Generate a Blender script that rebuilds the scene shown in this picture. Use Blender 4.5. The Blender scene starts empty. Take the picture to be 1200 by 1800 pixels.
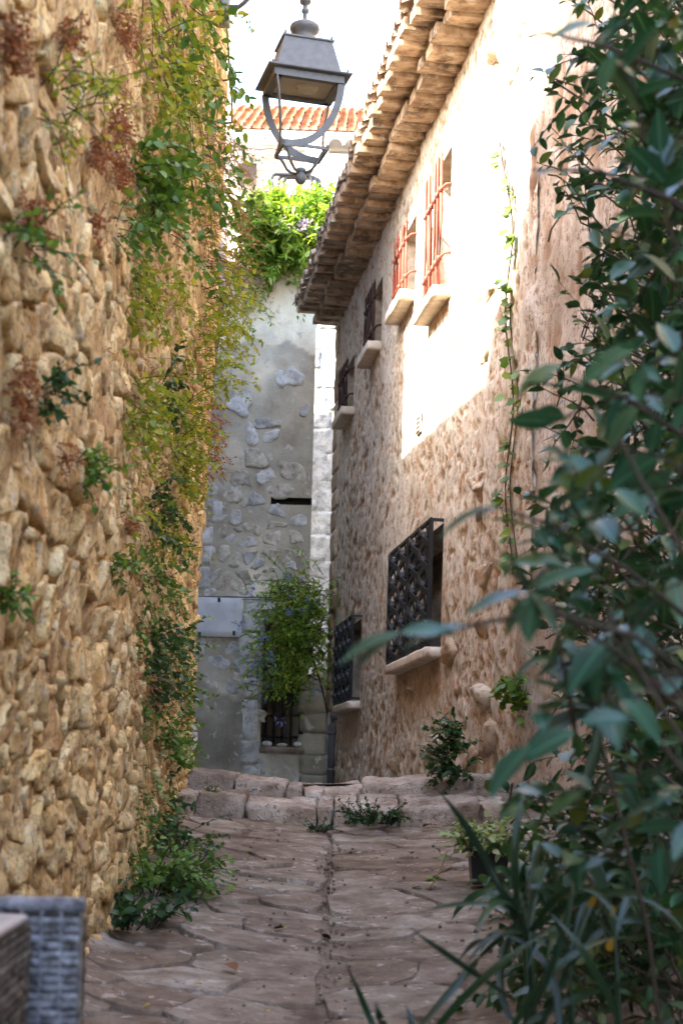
import bpy, math, random
import numpy as np
from mathutils import Vector, Matrix

# ------------------------------------------------------------------ camera, light, exposure
F, PX, PY, ROLL = 2800.0, 600.0, 1400.0, math.radians(1.5)     # focal length and principal point in photo pixels
CR, SR = math.cos(ROLL), math.sin(ROLL)
SC = bpy.context.scene
cam_data = bpy.data.cameras.new('camera')
cam = bpy.data.objects.new('camera', cam_data)
SC.collection.objects.link(cam)
SC.camera = cam
cam_data.sensor_fit = 'VERTICAL'
cam_data.sensor_height = 36.0
cam_data.sensor_width = 24.0
cam_data.lens = F / 1800 * 36
cam_data.shift_y = 500 / 1800
cam_data.clip_start = 0.05
cam_data.clip_end = 2000
cam_data.dof.use_dof = True
cam_data.dof.focus_distance = 10.5
cam_data.dof.aperture_fstop = 4.4
cam.matrix_world = Matrix(((CR, -SR, 0, 0), (0, 0, -1, 0), (SR, CR, 0, 0), (0, 0, 0, 1)))

SUN = Vector((-0.65, -0.37, 0.66)).normalized()
world = bpy.data.worlds.new('World')
SC.world = world
world.use_nodes = True
wn = world.node_tree
sky = wn.nodes.new('ShaderNodeTexSky')
sky.sky_type = 'NISHITA'
sky.sun_disc = False
sky.sun_elevation = math.asin(SUN.z)
sky.sun_rotation = math.atan2(SUN.x, SUN.y)
sky.air_density = 1.0
sky.dust_density = 2.6
sky.ozone_density = 1.0
wn.links.new(sky.outputs[0], wn.nodes['Background'].inputs[0])
wn.nodes['Background'].inputs[1].default_value = 0.15
sun_data = bpy.data.lights.new('sun', 'SUN')
sun_data.energy = 2.9
sun_data.angle = math.radians(0.5)
sun_data.color = (1.0, 0.90, 0.74)
sun = bpy.data.objects.new('sun', sun_data)
sun.rotation_euler = SUN.to_track_quat('Z', 'Y').to_euler()
sun.location = (-8, -6, 14)
SC.collection.objects.link(sun)
SC.view_settings.view_transform = 'Standard'
SC.view_settings.look = 'None'
SC.view_settings.gamma = 1.0
SC.view_settings.exposure = 3.68
SC.cycles.max_bounces = 10
SC.cycles.diffuse_bounces = 6
SC.cycles.glossy_bounces = 3
SC.cycles.transmission_bounces = 4
SC.cycles.transparent_max_bounces = 4
SC.cycles.use_denoising = True
SC.cycles.sample_clamp_indirect = 8.0

# ------------------------------------------------------------------ helpers
rng = np.random.default_rng(7)
random.seed(7)

def ray(px, py):
    u, v = px - PX, PY - py
    return ((u * CR - v * SR) / F, (u * SR + v * CR) / F)

def at(px, py, Y):
    a, b = ray(px, py)
    return np.array((a * Y, Y, b * Y))

def _hash(ix, iy, iz, seed):
    h = (ix.astype(np.uint32) * np.uint32(374761393) + iy.astype(np.uint32) * np.uint32(668265263)
         + iz.astype(np.uint32) * np.uint32(2147483647) + np.uint32(seed) * np.uint32(974711))
    h = (h ^ (h >> np.uint32(13))) * np.uint32(1274126177)
    h = h ^ (h >> np.uint32(16))
    return (h & np.uint32(0xFFFF)).astype(np.float64) / 65535.0

def vnoise(p, seed=0):
    p = np.asarray(p, float)
    i = np.floor(p).astype(np.int64)
    f = p - i
    f = f * f * (3 - 2 * f)
    r = 0
    for dx in (0, 1):
        for dy in (0, 1):
            for dz in (0, 1):
                w = (f[:, 0] if dx else 1 - f[:, 0]) * (f[:, 1] if dy else 1 - f[:, 1]) * (f[:, 2] if dz else 1 - f[:, 2])
                r = r + w * _hash(i[:, 0] + dx, i[:, 1] + dy, i[:, 2] + dz, seed)
    return r * 2 - 1

def fbm(p, oct=4, seed=0):
    p = np.asarray(p, float)
    a, r = 1.0, 0
    for k in range(oct):
        r = r + a * vnoise(p * (2.03 ** k), seed + k * 17)
        a *= 0.5
    return r

def sstep(a, b, x):
    t = np.clip((x - a) / (b - a), 0, 1)
    return t * t * (3 - 2 * t)

def link(o, parent=None, label=None, cat=None, group=None, kind=None):
    SC.collection.objects.link(o)
    if parent is not None:
        o.parent = parent
    tag(o, label, cat, group, kind)
    return o

def tag(o, label=None, cat=None, group=None, kind=None):
    if label: o['label'] = label
    if cat: o['category'] = cat
    if group: o['group'] = group
    if kind: o['kind'] = kind
    return o

def wloc(o):
    v = Vector((0, 0, 0))
    while o is not None:
        v = v + o.location
        o = o.parent
    return v

def thing(name, loc, label, cat, group=None, kind=None):
    o = bpy.data.objects.new(name, None)
    o.empty_display_size = 0.1
    o.location = tuple(float(c) for c in loc)
    return link(o, None, label, cat, group, kind)

class MB:
    """collects geometry in world coordinates"""
    def __init__(s):
        s.v, s.f, s.t, s.n = [], [], [], 0
    def add(s, v, f, tint=0.5):
        v = np.asarray(v, float).reshape(-1, 3)
        s.v.append(v)
        o = s.n
        s.f.extend([[i + o for i in q] for q in f])
        s.t.append(np.full(len(v), tint) if np.isscalar(tint) else np.asarray(tint, float))
        s.n += len(v)
        return s
    def build(s, name, mat, parent=None, smooth=True, base=None, **tags):
        V = np.concatenate(s.v) if s.v else np.zeros((0, 3))
        if base is None:
            lo, hi = V.min(0), V.max(0)
            base = ((lo[0] + hi[0]) / 2, (lo[1] + hi[1]) / 2, lo[2])
        me = bpy.data.meshes.new(name)
        me.from_pydata((V - np.asarray(base)).tolist(), [], s.f)
        if smooth:
            me.polygons.foreach_set('use_smooth', [True] * len(me.polygons))
        at_ = me.attributes.new('tint', 'FLOAT', 'POINT')
        at_.data.foreach_set('value', np.concatenate(s.t).astype(np.float32))
        me.materials.append(mat)
        me.update()
        o = bpy.data.objects.new(name, me)
        link(o, parent, **tags)
        pl = wloc(parent) if parent is not None else Vector((0, 0, 0))
        o.location = Vector(tuple(float(c) for c in base)) - pl
        return o

_lat = {}
def lattice(nx, ny, nz):
    k = (nx, ny, nz)
    if k in _lat: return _lat[k]
    idx, v, f = {}, [], []
    def g(i, j, l):
        q = (i, j, l)
        if q not in idx:
            idx[q] = len(v); v.append((2 * i / nx - 1, 2 * j / ny - 1, 2 * l / nz - 1))
        return idx[q]
    for i in range(nx):
        for j in range(ny):
            f.append((g(i, j, 0), g(i, j + 1, 0), g(i + 1, j + 1, 0), g(i + 1, j, 0)))
            f.append((g(i, j, nz), g(i + 1, j, nz), g(i + 1, j + 1, nz), g(i, j + 1, nz)))
    for i in range(nx):
        for l in range(nz):
            f.append((g(i, 0, l), g(i + 1, 0, l), g(i + 1, 0, l + 1), g(i, 0, l + 1)))
            f.append((g(i, ny, l), g(i, ny, l + 1), g(i + 1, ny, l + 1), g(i + 1, ny, l)))
    for j in range(ny):
        for l in range(nz):
            f.append((g(0, j, l), g(0, j, l + 1), g(0, j + 1, l + 1), g(0, j + 1, l)))
            f.append((g(nx, j, l), g(nx, j + 1, l), g(nx, j + 1, l + 1), g(nx, j, l + 1)))
    _lat[k] = (np.array(v), f)
    return _lat[k]

def block(corners, r=0.25, n=(6, 4, 4), rough=0.01, nscale=6.0, seed=0):
    """rounded, uneven block from 8 corners ordered (x,y,z) bits: index = x + 2y + 4z"""
    v, f = lattice(*n)
    inner = np.clip(v, -1 + r, 1 - r)
    d = v - inner
    L = np.linalg.norm(d, axis=1, keepdims=True)
    q = np.where(L > 1e-9, inner + r * d / np.maximum(L, 1e-9), v)
    t = (q + 1) / 2
    C = np.asarray(corners, float)
    P = 0
    for k in range(8):
        w = (t[:, 0] if k & 1 else 1 - t[:, 0]) * (t[:, 1] if k & 2 else 1 - t[:, 1]) * (t[:, 2] if k & 4 else 1 - t[:, 2])
        P = P + w[:, None] * C[k]
    if rough:
        P = P + rough * np.stack([fbm(P * nscale + 31 * a + seed, 3, seed + a) for a in range(3)], 1)
    return P, f

def boxc(lo, hi, fn=None):
    c = []
    for k in range(8):
        p = (hi[0] if k & 1 else lo[0], hi[1] if k & 2 else lo[1], hi[2] if k & 4 else lo[2])
        c.append(fn(*p) if fn else p)
    return c

def box(lo, hi, fn=None):
    c = boxc(lo, hi, fn)
    return c, [(0, 2, 3, 1), (4, 5, 7, 6), (0, 1, 5, 4), (2, 6, 7, 3), (0, 4, 6, 2), (1, 3, 7, 5)]

def tube(pts, r, sides=6, cap=True, flat=None, up=(0, 0, 1)):
    P = np.asarray(pts, float)
    n = len(P)
    R = np.full(n, r) if np.isscalar(r) else np.asarray(r, float)
    T = np.gradient(P, axis=0)
    T /= np.maximum(np.linalg.norm(T, axis=1, keepdims=True), 1e-9)
    V = []
    ref = np.asarray(up, float)
    for i in range(n):
        a = np.cross(T[i], ref)
        if np.linalg.norm(a) < 1e-3: a = np.cross(T[i], (1.0, 0.3, 0.0))
        a /= np.linalg.norm(a)
        b = np.cross(a, T[i])
        for k in range(sides):
            th = 2 * math.pi * (k + 0.5) / sides
            x, y = math.cos(th), math.sin(th)
            if flat: V.append(P[i] + a * (flat[0] * (1 if x > 0 else -1) * R[i]) + b * (flat[1] * (1 if y > 0 else -1) * R[i]))
            else: V.append(P[i] + R[i] * (a * x + b * y))
    f = []
    for i in range(n - 1):
        for k in range(sides):
            k2 = (k + 1) % sides
            f.append((i * sides + k, i * sides + k2, (i + 1) * sides + k2, (i + 1) * sides + k))
    if cap:
        f.append(tuple(range(sides))[::-1]); f.append(tuple((n - 1) * sides + k for k in range(sides)))
    return np.array(V), f

def lathe(c, prof, n=20):
    V, f = [], []
    for (r, z) in prof:
        for k in range(n):
            a = 2 * math.pi * k / n
            V.append((c[0] + r * math.cos(a), c[1] + r * math.sin(a), c[2] + z))
    for i in range(len(prof) - 1):
        for k in range(n):
            k2 = (k + 1) % n
            f.append((i * n + k, i * n + k2, (i + 1) * n + k2, (i + 1) * n + k))
    return np.array(V), f

def bez(p0, p1, p2, n=10):
    t = np.linspace(0, 1, n)[:, None]
    p0, p1, p2 = map(lambda q: np.asarray(q, float), (p0, p1, p2))
    return (1 - t) ** 2 * p0 + 2 * t * (1 - t) * p1 + t * t * p2

# ------------------------------------------------------------------ voronoi stones
def cells(pts, asp, box_, k=26):
    """voronoi polygons in a plane; the first axis is divided by asp when distances are measured"""
    P = np.asarray(pts, float).copy()
    P[:, 0] /= asp
    x0, x1, y0, y1 = box_[0] / asp, box_[1] / asp, box_[2], box_[3]
    out = []
    for i in range(len(P)):
        d = ((P - P[i]) ** 2).sum(1)
        nb = np.argsort(d)[1:k]
        poly = [(x0, y0), (x1, y0), (x1, y1), (x0, y1)]
        for j in nb:
            m = (P[i] + P[j]) / 2
            nrm = P[j] - P[i]
            new = []
            L = len(poly)
            for a in range(L):
                A, B = poly[a], poly[(a + 1) % L]
                da = (A[0] - m[0]) * nrm[0] + (A[1] - m[1]) * nrm[1]
                db = (B[0] - m[0]) * nrm[0] + (B[1] - m[1]) * nrm[1]
                if da <= 0: new.append(A)
                if (da < 0) != (db < 0):
                    t = da / (da - db)
                    new.append((A[0] + t * (B[0] - A[0]), A[1] + t * (B[1] - A[1])))
            poly = new
            if len(poly) < 3: break
        if len(poly) >= 3:
            q = np.array(poly); q[:, 0] *= asp
            out.append(q)
        else:
            out.append(None)
    return out

def courses(x0, x1, y0, y1, w, h, jit=0.35):
    pts, y = [], y0
    while y < y1:
        hh = h * rng.uniform(0.55, 1.5)
        x = x0 - w * rng.uniform(0, 1)
        while x < x1:
            ww = w * rng.uniform(0.45, 1.75)
            pts.append((x + ww / 2 + rng.normal() * w * 0.08, y + hh / 2 + rng.normal() * h * jit * 0.5))
            x += ww
        y += hh
    return np.array(pts)

def stone(poly, gap, depth, fn, seg=18, seed=0, rough=0.25, back=0.05, chaikin=2, profile=None, tilt=0.0, wob=0.16):
    """a rounded lump standing on the polygon; fn maps (s, z, h) arrays to world"""
    c = poly.mean(0)
    q = poly
    for _ in range(chaikin):
        nx = np.roll(q, -1, 0)
        q = np.stack([q * 0.75 + nx * 0.25, q * 0.25 + nx * 0.75], 1).reshape(-1, 2)
    d = q - c
    L = np.linalg.norm(d, axis=1, keepdims=True)
    q = c + d * np.maximum(0.25, 1 - gap / np.maximum(L, 1e-6))
    nx = np.roll(q, -1, 0)
    sl = np.linalg.norm(nx - q, axis=1)
    cum = np.concatenate([[0], np.cumsum(sl)])
    ts = np.linspace(0, cum[-1], seg, endpoint=False)
    qq = np.concatenate([q, q[:1]])
    ring = np.stack([np.interp(ts, cum, qq[:, 0]), np.interp(ts, cum, qq[:, 1])], 1)
    ring = c + (ring - c) * (1 + wob * 0.7 * fbm(np.c_[ring * 14, np.full(seg, seed * 0.7)], 2, seed)[:, None] )
    prof = profile or [(1.0, -1), (1.0, 0.3), (0.93, 0.72), (0.72, 0.97), (0.38, 1.05)]
    S, Z, H = [], [], []
    a = rng.uniform(-1, 1, 2) * tilt
    for sc, hh in prof:
        r = c + (ring - c) * sc
        nz = fbm(np.c_[r * 11, np.full(seg, seed * 1.3)], 3, seed + 5)
        nf = fbm(np.c_[r * 34, np.full(seg, seed * 2.1)], 2, seed + 9)
        if hh < 0: h = np.full(seg, -back)
        else: h = depth * hh * (1 + rough * nz + rough * 0.45 * nf) + ((r - c) @ a) * hh
        S.append(r[:, 0]); Z.append(r[:, 1]); H.append(h)
    S.append([c[0]]); Z.append([c[1]]); H.append([depth * 1.04 * (1 + rough * rng.uniform(-.6, .6))])
    P = fn(np.concatenate(S), np.concatenate(Z), np.concatenate(H))
    f, n = [], len(prof)
    for i in range(n - 1):
        for k in range(seg):
            k2 = (k + 1) % seg
            f.append((i * seg + k, i * seg + k2, (i + 1) * seg + k2, (i + 1) * seg + k))
    top = n * seg
    for k in range(seg):
        f.append(((n - 1) * seg + k, (n - 1) * seg + (k + 1) % seg, top))
    return P, f

def grid(xs, zs, fn, hfn, holes=(), tintfn=None):
    """a displaced sheet over (s, z); faces inside a hole are left out"""
    xs, zs = list(xs), list(zs)
    for (a, b, c, d) in holes:
        xs += [a, b]; zs += [c, d]
    xs, zs = np.unique(np.round(xs, 4)), np.unique(np.round(zs, 4))
    S, Z = np.meshgrid(xs, zs, indexing='ij')
    S, Z = S.ravel(), Z.ravel()
    H, tint = hfn(S, Z)
    for (a, b, c, d) in holes:
        dx = np.maximum(np.maximum(a - S, S - b), 0)
        dz = np.maximum(np.maximum(c - Z, Z - d), 0)
        k = sstep(0.0, 0.08, np.hypot(dx, dz))
        H = H * (0.15 + 0.85 * k)
    P = fn(S, Z, H)
    m = len(zs)
    I, J = np.meshgrid(np.arange(len(xs) - 1), np.arange(m - 1), indexing='ij')
    I, J = I.ravel(), J.ravel()
    cs, cz = (xs[I] + xs[I + 1]) / 2, (zs[J] + zs[J + 1]) / 2
    keep = np.ones(len(I), bool)
    for (a, b, c, d) in holes:
        keep &= ~((cs > a) & (cs < b) & (cz > c) & (cz < d))
    I, J = I[keep], J[keep]
    q = np.stack([I * m + J, (I + 1) * m + J, (I + 1) * m + J + 1, I * m + J + 1], 1)
    return P, q.tolist(), tint

# ------------------------------------------------------------------ materials
def new_mat(name):
    m = bpy.data.materials.new(name)
    m.use_nodes = True
    nt = m.node_tree
    return m, nt, nt.nodes['Principled BSDF']

def nd(nt, t, **kw):
    n = nt.nodes.new(t)
    for k, v in kw.items():
        if k.startswith('_'): setattr(n, k[1:], v)
        else: n.inputs[k.replace('__', ' ')].default_value = v
    return n

def ramp(nt, fac, stops):
    r = nt.nodes.new('ShaderNodeValToRGB')
    e = r.color_ramp.elements
    while len(e) < len(stops): e.new(0.5)
    for k, (p, c) in enumerate(stops):
        e[k].position = p
        e[k].color = tuple(c) + (1,) if len(c) == 3 else c
    nt.links.new(fac, r.inputs[0])
    return r.outputs[0]

def mixc(nt, fac, a, b, mode='MIX'):
    m = nt.nodes.new('ShaderNodeMix')
    m.data_type = 'RGBA'; m.blend_type = mode
    for s, v in ((0, fac), (6, a), (7, b)):
        if hasattr(v, 'is_output'): nt.links.new(v, m.inputs[s])
        elif s == 0: m.inputs[0].default_value = v
        else: m.inputs[s].default_value = tuple(v) + (1,)
    return m.outputs[2]

def math_(nt, op, a, b=0.0, c=0.0):
    m = nt.nodes.new('ShaderNodeMath'); m.operation = op
    for k, v in enumerate((a, b, c)):
        if hasattr(v, 'is_output'): nt.links.new(v, m.inputs[k])
        else: m.inputs[k].default_value = v
    return m.outputs[0]

def noise_(nt, vec, scale, detail=6, rough=0.6, dist=0.0):
    n = nd(nt, 'ShaderNodeTexNoise', Scale=scale, Detail=detail, Roughness=rough, Distortion=dist)
    nt.links.new(vec, n.inputs['Vector'])
    return n.outputs[0]

def pos_(nt, stretch=(1, 1, 1)):
    g = nt.nodes.new('ShaderNodeNewGeometry')
    if stretch == (1, 1, 1): return g.outputs['Position']
    m = nt.nodes.new('ShaderNodeMapping')
    m.inputs['Scale'].default_value = stretch
    nt.links.new(g.outputs['Position'], m.inputs[0])
    return m.outputs[0]

def tint_(nt):
    a = nt.nodes.new('ShaderNodeAttribute'); a.attribute_name = 'tint'
    return a.outputs['Fac']

def mottled(name, stops, scale=3.0, specks=(), tint=0.25, tint_stops=None, rough=0.9, bump=0.5, bscale=40.0, bdist=0.01,
            stretch=(1, 1, 1), spec=0.25):
    """uneven mineral surface: noise colour, flecks, one brightness step per piece, fine relief"""
    m, nt, b = new_mat(name)
    p = pos_(nt, stretch)
    stops = [(0.5 + (q - 0.5) * 0.5, c) for q, c in stops]
    col = ramp(nt, noise_(nt, p, scale, 8, 0.66), stops)
    t = tint_(nt)
    if tint_stops:
        col = mixc(nt, 0.85, col, ramp(nt, t, tint_stops), 'MULTIPLY')
    if tint:
        k = math_(nt, 'MULTIPLY_ADD', t, 2 * tint, 1 - tint)
        cb = nt.nodes.new('ShaderNodeCombineColor')
        for i in range(3): nt.links.new(k, cb.inputs[i])
        col = mixc(nt, 1.0, col, cb.outputs[0], 'MULTIPLY')
    for (c, s, lo, hi, amt) in specks:  # colour flecks; the dark ones also paint the shade in small pits
        f = ramp(nt, noise_(nt, p, s, 5, 0.65, 0.4), [(0.5 + (lo - 0.5) * 0.6, (0, 0, 0)), (0.5 + (hi - 0.5) * 0.55 + 0.012, (amt, amt, amt))])
        col = mixc(nt, f, col, c)
    nt.links.new(col, b.inputs['Base Color'])
    b.inputs['Roughness'].default_value = rough
    b.inputs['Specular IOR Level'].default_value = spec
    if bump:
        h1 = noise_(nt, p, bscale, 6, 0.7)
        h2 = noise_(nt, p, bscale * 4.3, 3, 0.6)
        h = math_(nt, 'MULTIPLY_ADD', h2, 0.35, h1)
        bp = nd(nt, 'ShaderNodeBump', Strength=bump, Distance=bdist)
        nt.links.new(h, bp.inputs['Height'])
        nt.links.new(bp.outputs[0], b.inputs['Normal'])
    return m

def leafmat(name, stops, rough=0.45, trans=0.3, spec=0.4, patch=None, vein=False):
    m, nt, b = new_mat(name)
    oi = nt.nodes.new('ShaderNodeObjectInfo')
    r = math_(nt, 'FRACT', math_(nt, 'ADD', oi.outputs['Random'], tint_(nt)))
    col = ramp(nt, r, stops)
    p = pos_(nt)
    col = mixc(nt, math_(nt, 'MULTIPLY', noise_(nt, p, 60, 3), 0.35), col, [c * 0.5 for c in stops[0][1]])
    if vein:      # pale midrib and faint side veins, drawn in the leaf's own coordinates
        tc = nt.nodes.new('ShaderNodeTexCoord')
        sx = nt.nodes.new('ShaderNodeSeparateXYZ')
        nt.links.new(tc.outputs['Object'], sx.inputs[0])
        ax = math_(nt, 'ABSOLUTE', sx.outputs[0])
        mid = ramp(nt, ax, [(0.008, (1, 1, 1)), (0.022, (0, 0, 0))])
        wv = math_(nt, 'SINE', math_(nt, 'MULTIPLY', math_(nt, 'SUBTRACT', sx.outputs[1], math_(nt, 'MULTIPLY', ax, 0.9)), 62.0))
        side = ramp(nt, wv, [(0.86, (0, 0, 0)), (0.97, (0.35, 0.35, 0.35))])
        f = mixc(nt, 1.0, mid, side, 'LIGHTEN')
        col = mixc(nt, f, col, [min(1, c * 2.2 + 0.02) for c in stops[1][1]])
        blot = ramp(nt, noise_(nt, tc.outputs['Object'], 3.0, 4), [(0.60, (0, 0, 0)), (0.72, (0.5, 0.5, 0.5))])
        col = mixc(nt, blot, col, (0.07, 0.085, 0.02))
    if patch:
        f = ramp(nt, noise_(nt, p, patch[1], 2), [(patch[2], (0, 0, 0)), (patch[2] + 0.06, (1, 1, 1))])
        col = mixc(nt, f, col, patch[0])
    nt.links.new(col, b.inputs['Base Color'])
    b.inputs['Roughness'].default_value = rough
    b.inputs['Specular IOR Level'].default_value = spec
    tr = nt.nodes.new('ShaderNodeBsdfTranslucent')
    br = mixc(nt, 1.0, col, (1.5, 1.5, 0.8), 'MULTIPLY')
    nt.links.new(br, tr.inputs[0])
    mx = nt.nodes.new('ShaderNodeMixShader')
    mx.inputs[0].default_value = trans
    nt.links.new(b.outputs[0], mx.inputs[1]); nt.links.new(tr.outputs[0], mx.inputs[2])
    nt.links.new(mx.outputs[0], nt.nodes['Material Output'].inputs[0])
    return m

def plain(name, col, rough=0.6, metal=0.0, var=0.15, scale=20.0, bump=0.0, spec=0.4):
    m, nt, b = new_mat(name)
    p = pos_(nt)
    lo, hi = [c * (1 - var) for c in col], [min(1, c * (1 + var)) for c in col]
    nt.links.new(ramp(nt, noise_(nt, p, scale, 6), [(0.3, lo), (0.7, hi)]), b.inputs['Base Color'])
    b.inputs['Roughness'].default_value = rough
    b.inputs['Metallic'].default_value = metal
    b.inputs['Specular IOR Level'].default_value = spec
    if bump:
        bp = nd(nt, 'ShaderNodeBump', Strength=bump, Distance=0.004)
        nt.links.new(noise_(nt, p, scale * 3, 5), bp.inputs['Height'])
        nt.links.new(bp.outputs[0], b.inputs['Normal'])
    return m
# ------------------------------------------------------------------ palette
M_STONE = mottled('warm_rubble', [(0.25, (0.52, 0.33, 0.13)), (0.45, (0.74, 0.53, 0.25)), (0.7, (0.84, 0.68, 0.39))], 9.0,
                  specks=[((0.34, 0.19, 0.075), 14, 0.60, 0.74, 0.6), ((0.18, 0.11, 0.06), 45, 0.58, 0.68, 0.75), ((0.36, 0.21, 0.09), 20, 0.60, 0.70, 0.6), ((0.66, 0.55, 0.40), 22, 0.63, 0.70, 0.6), ((0.38, 0.17, 0.07), 3.0, 0.56, 0.75, 0.5)],
                  tint=0.24, tint_stops=[(0.0, (1, 0.85, 0.66)), (0.35, (1, 0.98, 0.90)), (0.7, (0.98, 0.98, 0.98)), (1.0, (1, 0.93, 0.78))], bump=0.9, bscale=34, bdist=0.02)
M_MORTAR = mottled('earth_mortar', [(0.25, (0.36, 0.21, 0.085)), (0.5, (0.62, 0.42, 0.19)), (0.75, (0.76, 0.57, 0.30))], 12.0,
                   specks=[((0.07, 0.04, 0.03), 18, 0.56, 0.7, 0.8), ((0.30, 0.14, 0.06), 4, 0.55, 0.75, 0.5)], tint=0.0, bump=1.0, bscale=22, bdist=0.03)
M_RENDER = mottled('lime_render', [(0.25, (0.45, 0.40, 0.325)), (0.5, (0.57, 0.52, 0.435)), (0.75, (0.65, 0.61, 0.53))], 6.0,
                   specks=[((0.40, 0.22, 0.11), 6, 0.60, 0.70, 0.7), ((0.26, 0.15, 0.09), 15, 0.60, 0.68, 0.8)],
                   tint=0.0, tint_stops=[(0.0, (1, 1, 1)), (0.45, (0.82, 0.70, 0.58)), (1.0, (0.42, 0.29, 0.19))], bump=0.8, bscale=30, bdist=0.012)
M_REVEAL = mottled('reveal_render', [(0.3, (0.40, 0.32, 0.24)), (0.7, (0.58, 0.49, 0.40))], 8.0, tint=0.0, bump=0.8, bscale=18, bdist=0.02)
M_ROUGH = mottled('roughcast', [(0.3, (0.33, 0.25, 0.18)), (0.55, (0.50, 0.40, 0.31)), (0.8, (0.60, 0.51, 0.42))], 3.0,
                  specks=[((0.20, 0.13, 0.09), 45, 0.55, 0.68, 0.8), ((0.28, 0.18, 0.11), 7, 0.62, 0.74, 0.6)], tint=0.0,
                  tint_stops=[(0.0, (1, 1, 1)), (0.5, (0.82, 0.68, 0.56)), (1.0, (0.5, 0.34, 0.22))], bump=1.0, bscale=70, bdist=0.012, stretch=(1, 1, 0.55))
M_GREYWALL = mottled('old_grey_render', [(0.25, (0.66, 0.57, 0.43)), (0.5, (0.80, 0.71, 0.55)), (0.78, (0.86, 0.78, 0.62))], 3.0,
                     specks=[((0.20, 0.185, 0.165), 6, 0.66, 0.80, 0.5), ((0.6, 0.59, 0.56), 5, 0.68, 0.74, 0.6)], tint=0.0,
                     tint_stops=[(0.0, (0.16, 0.16, 0.16)), (0.5, (0.50, 0.51, 0.53)), (0.8, (1.0, 1.0, 1.0))], bump=0.8, bscale=24, bdist=0.012)
M_LIME = mottled('pale_limestone', [(0.25, (0.33, 0.32, 0.305)), (0.5, (0.48, 0.47, 0.45)), (0.78, (0.60, 0.59, 0.57))], 8.0,
                 specks=[((0.22, 0.21, 0.20), 14, 0.62, 0.74, 0.6)], tint=0.22, bump=0.9, bscale=22, bdist=0.015)
M_BACKST = mottled('tan_grey_stone', [(0.25, (0.30, 0.26, 0.21)), (0.5, (0.44, 0.40, 0.33)), (0.78, (0.56, 0.52, 0.45))], 9.0, specks=[((0.2, 0.17, 0.14), 14, 0.62, 0.74, 0.6)], tint=0.22, bump=0.9, bscale=22, bdist=0.015)
M_PAVE = mottled('worn_paving', [(0.22, (0.125, 0.09, 0.064)), (0.5, (0.21, 0.162, 0.122)), (0.8, (0.315, 0.265, 0.215))], 5.0,
                 specks=[((0.17, 0.115, 0.085), 6, 0.60, 0.76, 0.5), ((0.54, 0.48, 0.42), 12, 0.66, 0.74, 0.5), ((0.12, 0.08, 0.06), 30, 0.70, 0.76, 0.6)],
                 tint=0.26, tint_stops=[(0.0, (1, 0.88, 0.78)), (0.5, (1, 0.97, 0.94)), (1.0, (0.93, 0.98, 1.0))], bump=0.9, bscale=26, bdist=0.02, rough=0.8)
M_SOIL = mottled('lane_dirt', [(0.25, (0.075, 0.05, 0.036)), (0.5, (0.145, 0.105, 0.077)), (0.8, (0.22, 0.17, 0.13))], 5.0,
                 specks=[((0.07, 0.05, 0.04), 25, 0.6, 0.72, 0.7)], tint=0.0, bump=0.9, bscale=30, bdist=0.012)
M_STEP = mottled('step_limestone', [(0.22, (0.21, 0.155, 0.112)), (0.5, (0.35, 0.28, 0.22)), (0.8, (0.47, 0.405, 0.345))], 4.5,
                 specks=[((0.14, 0.09, 0.06), 5, 0.58, 0.75, 0.65), ((0.10, 0.075, 0.055), 30, 0.62, 0.70, 0.7)], tint=0.25, bump=1.0, bscale=18, bdist=0.03)
M_EAVE = mottled('eave_clay', [(0.25, (0.20, 0.135, 0.085)), (0.5, (0.35, 0.25, 0.165)), (0.8, (0.47, 0.365, 0.26))], 7.0,
                 specks=[((0.08, 0.055, 0.04), 4, 0.56, 0.72, 0.8), ((0.52, 0.48, 0.42), 9, 0.64, 0.74, 0.6)], tint=0.3, bump=0.7, bscale=18, bdist=0.01)
M_TILE = mottled('barrel_clay', [(0.25, (0.16, 0.12, 0.09)), (0.5, (0.34, 0.24, 0.17)), (0.8, (0.50, 0.38, 0.27))], 9.0,
                 specks=[((0.10, 0.09, 0.07), 11, 0.55, 0.7, 0.7)], tint=0.3, bump=0.6, bscale=25)
M_ORANGE = mottled('orange_roof_clay', [(0.3, (0.25, 0.11, 0.06)), (0.5, (0.32, 0.155, 0.09)), (0.75, (0.38, 0.21, 0.14))], 3.0, tint=0.22, bump=0.3, bscale=15)
M_CREAM = mottled('cream_facade', [(0.3, (0.60, 0.52, 0.42)), (0.7, (0.68, 0.60, 0.50))], 1.5, tint=0.0, bump=0.15, bscale=30)
M_WHITE = mottled('white_paint', [(0.3, (0.70, 0.68, 0.64)), (0.7, (0.78, 0.76, 0.73))], 2.0, tint=0.0, bump=0.1, bscale=30)
M_PIER = mottled('lilac_roughcast', [(0.3, (0.30, 0.27, 0.25)), (0.7, (0.42, 0.39, 0.37))], 6.0, tint=0.0, bump=1.0, bscale=40, bdist=0.02)
M_SILL = mottled('sill_stone', [(0.3, (0.50, 0.42, 0.33)), (0.7, (0.64, 0.56, 0.46))], 6.0, specks=[((0.3, 0.2, 0.13), 20, 0.62, 0.72, 0.5)], tint=0.0, bump=0.4, bscale=40)
M_MARBLE = mottled('plaque_marble', [(0.3, (0.46, 0.47, 0.50)), (0.6, (0.56, 0.57, 0.60)), (0.8, (0.60, 0.60, 0.60))], 2.5,
                   specks=[((0.42, 0.38, 0.30), 2.0, 0.6, 0.75, 0.5)], tint=0.0, bump=0.1, bscale=30, rough=0.55)
M_DARK = plain('dark_interior', (0.012, 0.011, 0.010), 0.8)  # near black standing for the shade inside rooms and the slot
M_WOOD = plain('old_wood', (0.06, 0.042, 0.03), 0.7, bump=0.4)
M_RUST = plain('red_iron', (0.22, 0.045, 0.025), 0.65, 0.0, 0.3, 30, bump=0.4)
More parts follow.
